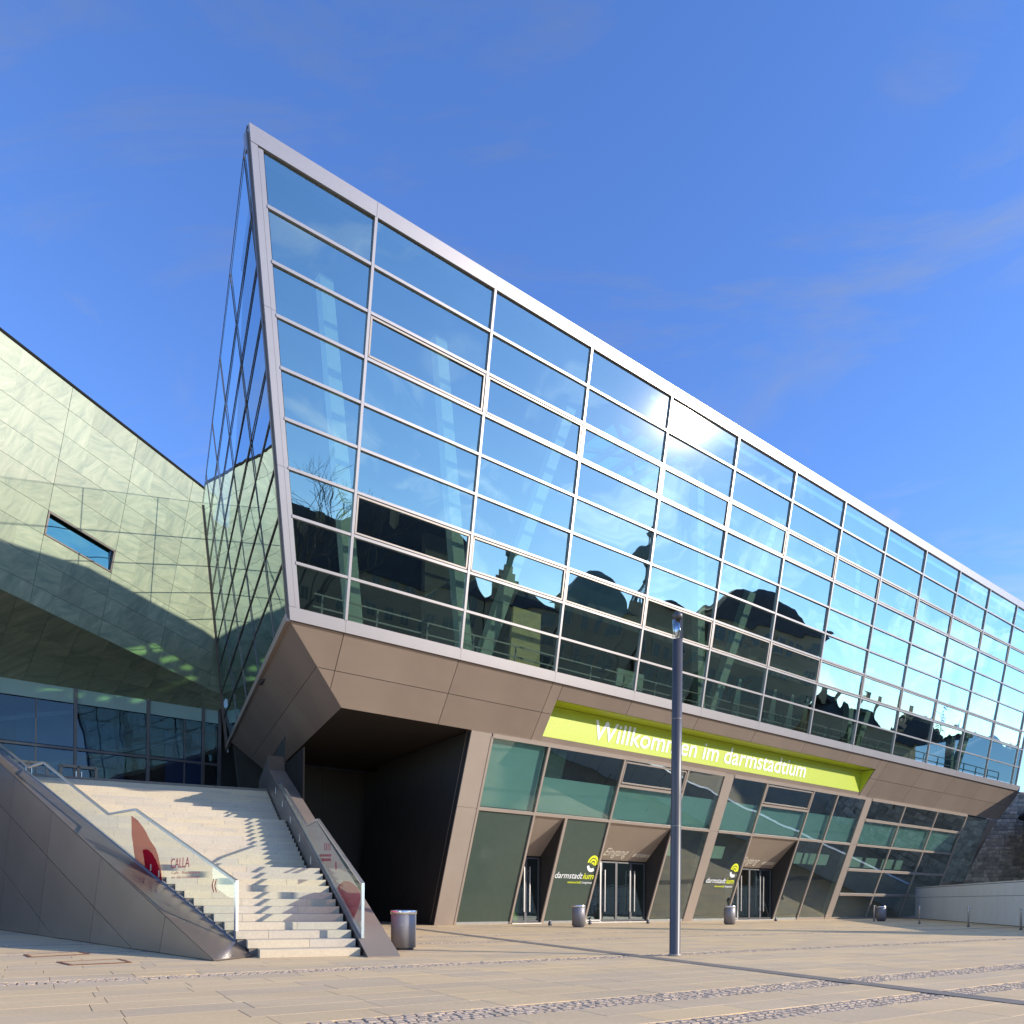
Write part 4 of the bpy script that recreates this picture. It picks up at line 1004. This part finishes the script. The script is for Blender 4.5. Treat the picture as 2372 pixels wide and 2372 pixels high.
# ============================================================ WHITE WALL, OLD WALL AND TOWER
a, b_ = G(2120, 2127.2), G(2359, 2146.6); dv = (b_ - a).normalized(); L = (b_ - a).length + 12
ww = empty('panelled_wall', a, 'low white panelled wall to the right of the entrance front', 'wall')
wn_ = Vector((dv.y, -dv.x, 0))
if wn_.dot(-a) < 0: wn_ = -wn_
MB().box(a - wn_ * .05, dv * L, -wn_ * .3, ZUP * 2.2).build('core', M['joint'], ww)
MB().box(a - wn_ * -.03, dv * L, -wn_ * .4, ZUP * .06 ).v
cp = MB().box(a + wn_ * .02 + ZUP * 2.2, dv * L, -wn_ * .42, ZUP * .06); cp.build('coping', M['wpanel'], ww)
n = int(L / 1.05)
for i in range(n):
    for z0, z1 in ((.02, 1.52), (1.52, 2.18)):
        x0, x1 = i * L / n, (i + 1) * L / n
        panel('panel', [a + dv * x0 + ZUP * z0, a + dv * x1 + ZUP * z0, a + dv * x1 + ZUP * z1, a + dv * x0 + ZUP * z1], wn_, M['wpanel'], ww, .010, .04)
# old rubble wall: real stones
def rubble_wall(name, fn, nu, nz_, du, dz, label, cat, loc, back):
    e = empty(name, loc, label, cat)
    m = MB()
    for j in range(nz_):
        x = (j % 2) * .5 * du
        u_ = x
        while u_ < nu * du:
            l = random.uniform(.6, 1.5) * du; h = dz
            pr = random.uniform(.02, .09); k = .02
            a0, a1, z0, z1 = u_ + k, u_ + l - k, j * dz + k, (j + 1) * dz - k
            jj = lambda: random.uniform(-.1, .1)
            base = [fn(a0, z0, 0), fn(a1, z0, 0), fn(a1, z1, 0), fn(a0, z1, 0)]
            q = .07
            tp = [fn(a0 + q + jj(), z0 + q + jj(), pr), fn(a1 - q + jj(), z0 + q + jj(), pr + jj() * .5), fn(a1 - q + jj(), z1 - q + jj(), pr), fn(a0 + q + jj(), z1 - q + jj(), pr + jj() * .5)]
            m.add(base + tp, [[4, 5, 6, 7], [0, 1, 5, 4], [1, 2, 6, 5], [2, 3, 7, 6], [3, 0, 4, 7]]); u_ += l
    s = m.build('stonework', M['rubble'], e); tag(s, kind='stuff')
    back(e); return e
w0 = Vector((34.0, 66.5, 0)); w1 = Vector((62.0, 61.0, 0)); wd = (w1 - w0).normalized(); wnn = Vector((wd.y, -wd.x, 0))
if wnn.dot(-w0) < 0: wnn = -wnn
WL = (w1 - w0).length
rubble_wall('old_town_wall', lambda u_, z, o: w0 + wd * u_ + ZUP * z + wnn * o, int(WL / .5), 32, .5, .34, 'old weathered rubble stone wall rising behind the white panelled wall', 'wall', w0,
            lambda e: MB().box(w0, wd * WL, -wnn * 1.2, ZUP * 10.6).build('core', M['mortar'], e))
TC = Vector((48.6, 56.2, 0)); TRD = 8.2
def tower_back(e):
    MB().lathe(TC, [(TRD, 0), (TRD - .25, 8.2)], 40).build('core', M['mortar'], e, True)
    MB().lathe(TC + ZUP * 8.15, [(TRD + .4, 0), (TRD + .35, .15), (.1, 5.9)], 40).build('roof', M['slate'], e)
rubble_wall('old_round_tower', lambda u_, z, o: TC + Vector((cos(u_ / TRD), sin(u_ / TRD), 0)) * (TRD - .03 * z + o) + ZUP * z, int(2 * pi * TRD / .8), 15, .8, .54, 'round rubble stone tower with slate cone roof beyond the right edge', 'tower', TC, tower_back)

# ============================================================ BUILDINGS OPPOSITE (seen mirrored in the glass)
def wall_line(e, p0, p1, h, depth, mat, wins, zbase=0, rows_w=3, z0=12.0, dzw=5.0, ww_=1.5, hw=2.4):
    d = (p1 - p0); L = d.length; d.normalize(); n = Vector((-d.y, d.x, 0))
    if n.x > 0: n = -n                # towards the plaza
    MB().box(p0, d * L, -n * depth, ZUP * h).build('wall', mat, e)
    for j in range(rows_w):
        z = z0 + j * dzw
        if z + hw > h: break
        for i in range(wins):
            x = L * (i + .5) / wins
            f = MB(); q = p0 + d * (x - ww_ / 2) + n * .02 + ZUP * z
            f.box(q - d * .2 - ZUP * .2, d * (ww_ + .4), n * .12, ZUP * .2); f.box(q - d * .2 + ZUP * hw, d * (ww_ + .4), n * .12, ZUP * .2)
            f.box(q - d * .2, d * .2, n * .12, ZUP * hw); f.box(q + d * ww_, d * .2, n * .12, ZUP * hw); f.box(q + d * (ww_ / 2 - .04), d * .08, n * .08, ZUP * hw)
            w = f.build('window', M['winfr'], e)
            MB().box(q, d * ww_, n * .03, ZUP * hw).build('pane', M['wing'], w)
    return d, n, L
def hip(e, p0, p1, h, depth, rise, mat, over=.8, ins=None, name='roof'):
    d = (p1 - p0); L = d.length; d.normalize(); n = Vector((-d.y, d.x, 0))
    if n.x > 0: n = -n
    ins = depth / 2 if ins is None else ins
    A = [p0 - d * over + n * over, p1 + d * over + n * over, p1 + d * over - n * (depth + over), p0 - d * over - n * (depth + over)]
    A = [v + ZUP * h for v in A]; R0, R1 = p0 + d * ins - n * depth / 2 + ZUP * (h + rise), p1 - d * ins - n * depth / 2 + ZUP * (h + rise)
    return MB().add(A + [R0, R1], [[0, 1, 5, 4], [1, 2, 5], [2, 3, 4, 5], [3, 0, 4], [3, 2, 1, 0]]).build(name, mat, e)
def mansard(e, p0, p1, h, depth, rise, mat, ins, top=1.5, name='roof'):
    d = (p1 - p0); L = d.length; d.normalize(); n = Vector((-d.y, d.x, 0))
    if n.x > 0: n = -n
    def ring(o, z): return [v + ZUP * z for v in (p0 + d * o - n * o, p1 - d * o - n * o, p1 - d * o - n * (depth - o), p0 + d * o - n * (depth - o))]
    V = ring(-.7, h) + ring(.2, h + rise * .12) + ring(ins * .55, h + rise * .65) + ring(ins, h + rise * .9) + ring(min(depth, L) * .45, h + rise + top * .3)
    F = [[3, 2, 1, 0]]
    for k in range(4):
        for i in range(4): F.append([k * 4 + i, k * 4 + (i + 1) % 4, k * 4 + 4 + (i + 1) % 4, k * 4 + 4 + i])
    F.append([16, 17, 18, 19])
    return MB().add(V, F).build(name, mat, e)
e = empty('castle_wing', Vector((100, -34, 0)), 'long plastered castle wing with a steep slate roof, seen mirrored in the facade', 'building')
p0, p1 = Vector((84, -58, 0)), Vector((110.5, -18.5, 0)); wall_line(e, p0, p1, 24.5, 13, M['castle'], 13); hip(e, p0, p1, 24.5, 13, 8.5, M['slate'])
for t in (.32, .62, .84):
    c = p0 + (p1 - p0) * t; MB().box(c + Vector((3.5, -3, 29)), (1.2, 0, 0), (0, 1.2, 0), ZUP * 4.0).build('chimney', M['castle'], e)
e = empty('castle_gable', Vector((112, -12, 0)), 'castle pavilion with a stepped gable and small lantern, seen mirrored in the facade', 'building')
p0, p1 = Vector((110.6, -18.3, 0)), Vector((117.0, -5.6, 0)); d, n, L = wall_line(e, p0, p1, 25.0, 12, M['castle'], 4)
hip(e, p0, p1, 25.0, 12, 3.6, M['slate'])
gm_ = MB()
for x0, x1, z1 in ((1, 6.4, 29), (1.6, 5.6, 30.4), (2.4, 4.8, 31.6)): gm_.box(p0 + d * x0 + n * .1, d * (x1 - x0), -n * .5, ZUP * z1)
gm_.build('stepped_gable', M['castle'], e)
MB().lathe(p0 + d * 3.6 + ZUP * 31.4, [(.9, 0), (.9, 1.4), (1.3, 1.6), (1.2, 2.4), (.4, 3.1), (.12, 3.4), (.06, 4.6)], 14).build('lantern', M['copper'], e, True)
e = empty('domed_pavilion', Vector((119, 0, 0)), 'plastered pavilion with a bulging copper mansard roof, seen mirrored in the facade', 'building')
p0, p1 = Vector((117.2, -5.0, 0)), Vector((122.6, 6.4, 0)); wall_line(e, p0, p1, 28.5, 13, M['castle'], 4); mansard(e, p0, p1, 28.5, 13, 6.6, M['copper'], 3.2)
e = empty('bell_tower', Vector((125, 7.2, 0)), 'slender bell tower with an open lantern and onion cap, seen mirrored in the facade', 'tower')
c = Vector((124.2, 7.4, 0))
MB().box(c - Vector((1.3, 1.3, 0)), (2.6, 0, 0), (0, 2.6, 0), ZUP * 31.5).build('shaft', M['castle'], e)
for k in range(8):
    t = 2 * pi * k / 8; MB().bar(c + Vector((1.2 * cos(t), 1.2 * sin(t), 31.4)), c + Vector((.85 * cos(t), .85 * sin(t), 37.4)), .22, .22, Vector((cos(t), sin(t), 0))).build('pillar', M['copper'], e)
MB().lathe(c + ZUP * 33.9, [(1.35, 0), (1.35, .3)], 16).build('gallery', M['copper'], e)
MB().lathe(c + ZUP * 37.2, [(1.0, 0), (1.3, .4), (1.6, 1.2), (1.5, 1.9), (1.0, 2.7), (.5, 3.5)], 18).build('onion_cap', M['copper'], e, True)
for k in range(6):
    t = 2 * pi * k / 6; MB().bar(c + Vector((.6 * cos(t), .6 * sin(t), 40.6)), c + Vector((.45 * cos(t), .45 * sin(t), 42.4)), .14, .14, Vector((cos(t), sin(t), 0))).build('pillar', M['copper'], e)
MB().lathe(c + ZUP * 42.3, [(.7, 0), (.85, .5), (.4, 1.2), (.12, 1.6), (.07, 4.6)], 14).build('spire', M['copper'], e, True)
e = empty('low_wing', Vector((126, 14, 0)), 'low plastered wing between tower and corner block, seen mirrored in the facade', 'building')
p0, p1 = Vector((123.6, 9.4, 0)), Vector((128.4, 21.2, 0)); wall_line(e, p0, p1, 29.0, 11, M['castle'], 5); hip(e, p0, p1, 29.0, 11, 3.2, M['slate'])
e = empty('corner_block', Vector((132, 33, 0)), 'large corner house with a tall mansard roof and many windows, seen mirrored in the facade', 'building')
p0, p1 = Vector((128.8, 22.4, 0)), Vector((136.4, 43.0, 0)); wall_line(e, p0, p1, 31.8, 16, M['castle'], 9, rows_w=4, z0=13); mansard(e, p0, p1, 31.8, 16, 6.8, M['slate'], 4.5)
hs2 = [((137.5, 46), (140.0, 53), 17.5, 4.5), ((140.3, 54), (143.2, 62), 17.0, 5.2), ((143.5, 63), (147.2, 73), 16.2, 5.4), ((148.0, 75), (152.0, 84), 15.6, 5.2), ((152.6, 85.5), (160, 100), 14.5, 5.6)]
nm = ['narrow plastered townhouse right of the corner block', 'plastered townhouse with two chimneys', 'wide plastered townhouse before the spruce', 'plastered townhouse beyond the spruce', 'long low townhouse at the end of the mirrored street']
for i, (q0, q1, h, r) in enumerate(hs2):
    p0, p1 = Vector((*q0, 0)), Vector((*q1, 0)); e = empty('townhouse', p0, nm[i] + ', seen mirrored in the facade', 'house', 'houses along the mirrored street')
    wall_line(e, p0, p1, h, 11, M['castle'], 3, rows_w=2, z0=7.5, dzw=4.5, hw=2); hip(e, p0, p1, h, 11, r, M['slate'])
    for t in (.25, .7):
        cc = p0 + (p1 - p0) * t + Vector((4.5, -2, h + 2.5)); MB().box(cc, (.9, 0, 0), (0, .9, 0), ZUP * (r - 1)).build('chimney', M['castle'], e)
def spruce(base, h, label):
    e = empty('spruce_tree', base, label, 'tree', 'conifers of the mirrored street')
    MB().lathe(base, [(.35, 0), (.05, h)], 8).build('trunk', M['bark'], e)
    m = MB()
    for k in range(420):
        t = random.random() ** .8; z = h * (.12 + .88 * t); r = (1 - t) * h * .2 + .15; an = random.random() * 2 * pi; rr = r * random.uniform(.3, 1.05)
        c = base + Vector((rr * cos(an), rr * sin(an), z - rr * .25)); s = random.uniform(.25, .6); d1 = Vector((cos(an), sin(an), -.4)) * s; d2 = Vector((-sin(an), cos(an), 0)) * s * .5
        m.add([c, c + d1 * .5 + d2, c + d1, c + d1 * .5 - d2], [[0, 1, 2, 3]])
    m.build('crown', M['leaf'], e)
spruce(Vector((144.0, 69.5, 0)), 24.5, 'dark conifer poking above the mirrored townhouses')
spruce(Vector((150.5, 79.5, 0)), 21.5, 'second smaller conifer among the far mirrored townhouses')
def bare_tree(base, h, label):
    e = empty('bare_tree', base, label, 'tree')
    tr = MB(); br_ = MB(); rnd = random.Random(3)
    def seg(m, a, b, r0, r1):
        t = (b - a).normalized(); s = t.cross(Vector((.3, .5, .8))).normalized(); w = t.cross(s)
        vs = [a + (s * cos(k * 2 * pi / 5) + w * sin(k * 2 * pi / 5)) * r0 for k in range(5)] + [b + (s * cos(k * 2 * pi / 5) + w * sin(k * 2 * pi / 5)) * r1 for k in range(5)]
        m.add(vs, [[k, (k + 1) % 5, 5 + (k + 1) % 5, 5 + k] for k in range(5)])
    def grow(p, d, l, r, lev):
        b = p + d * l; seg(tr if lev < 1 else br_, p, b, r, r * .7)
        if lev >= 7: return
        for k in range(2 if lev else 4):
            nd = (d + Vector((rnd.gauss(0, .5), rnd.gauss(0, .5), rnd.gauss(.08, .28)))).normalized(); grow(b, nd, l * rnd.uniform(.66, .86), r * .66, lev + 1)
    grow(base, Vector((0, 0, 1)), h * .3, .4, 0)
    tr.build('trunk', M['bark'], e); br_.build('branches', M['bark'], e)
bare_tree(Vector((71.5, -33.0, 0)), 31.0, 'tall bare winter tree behind the castle, seen mirrored in the corner panes')
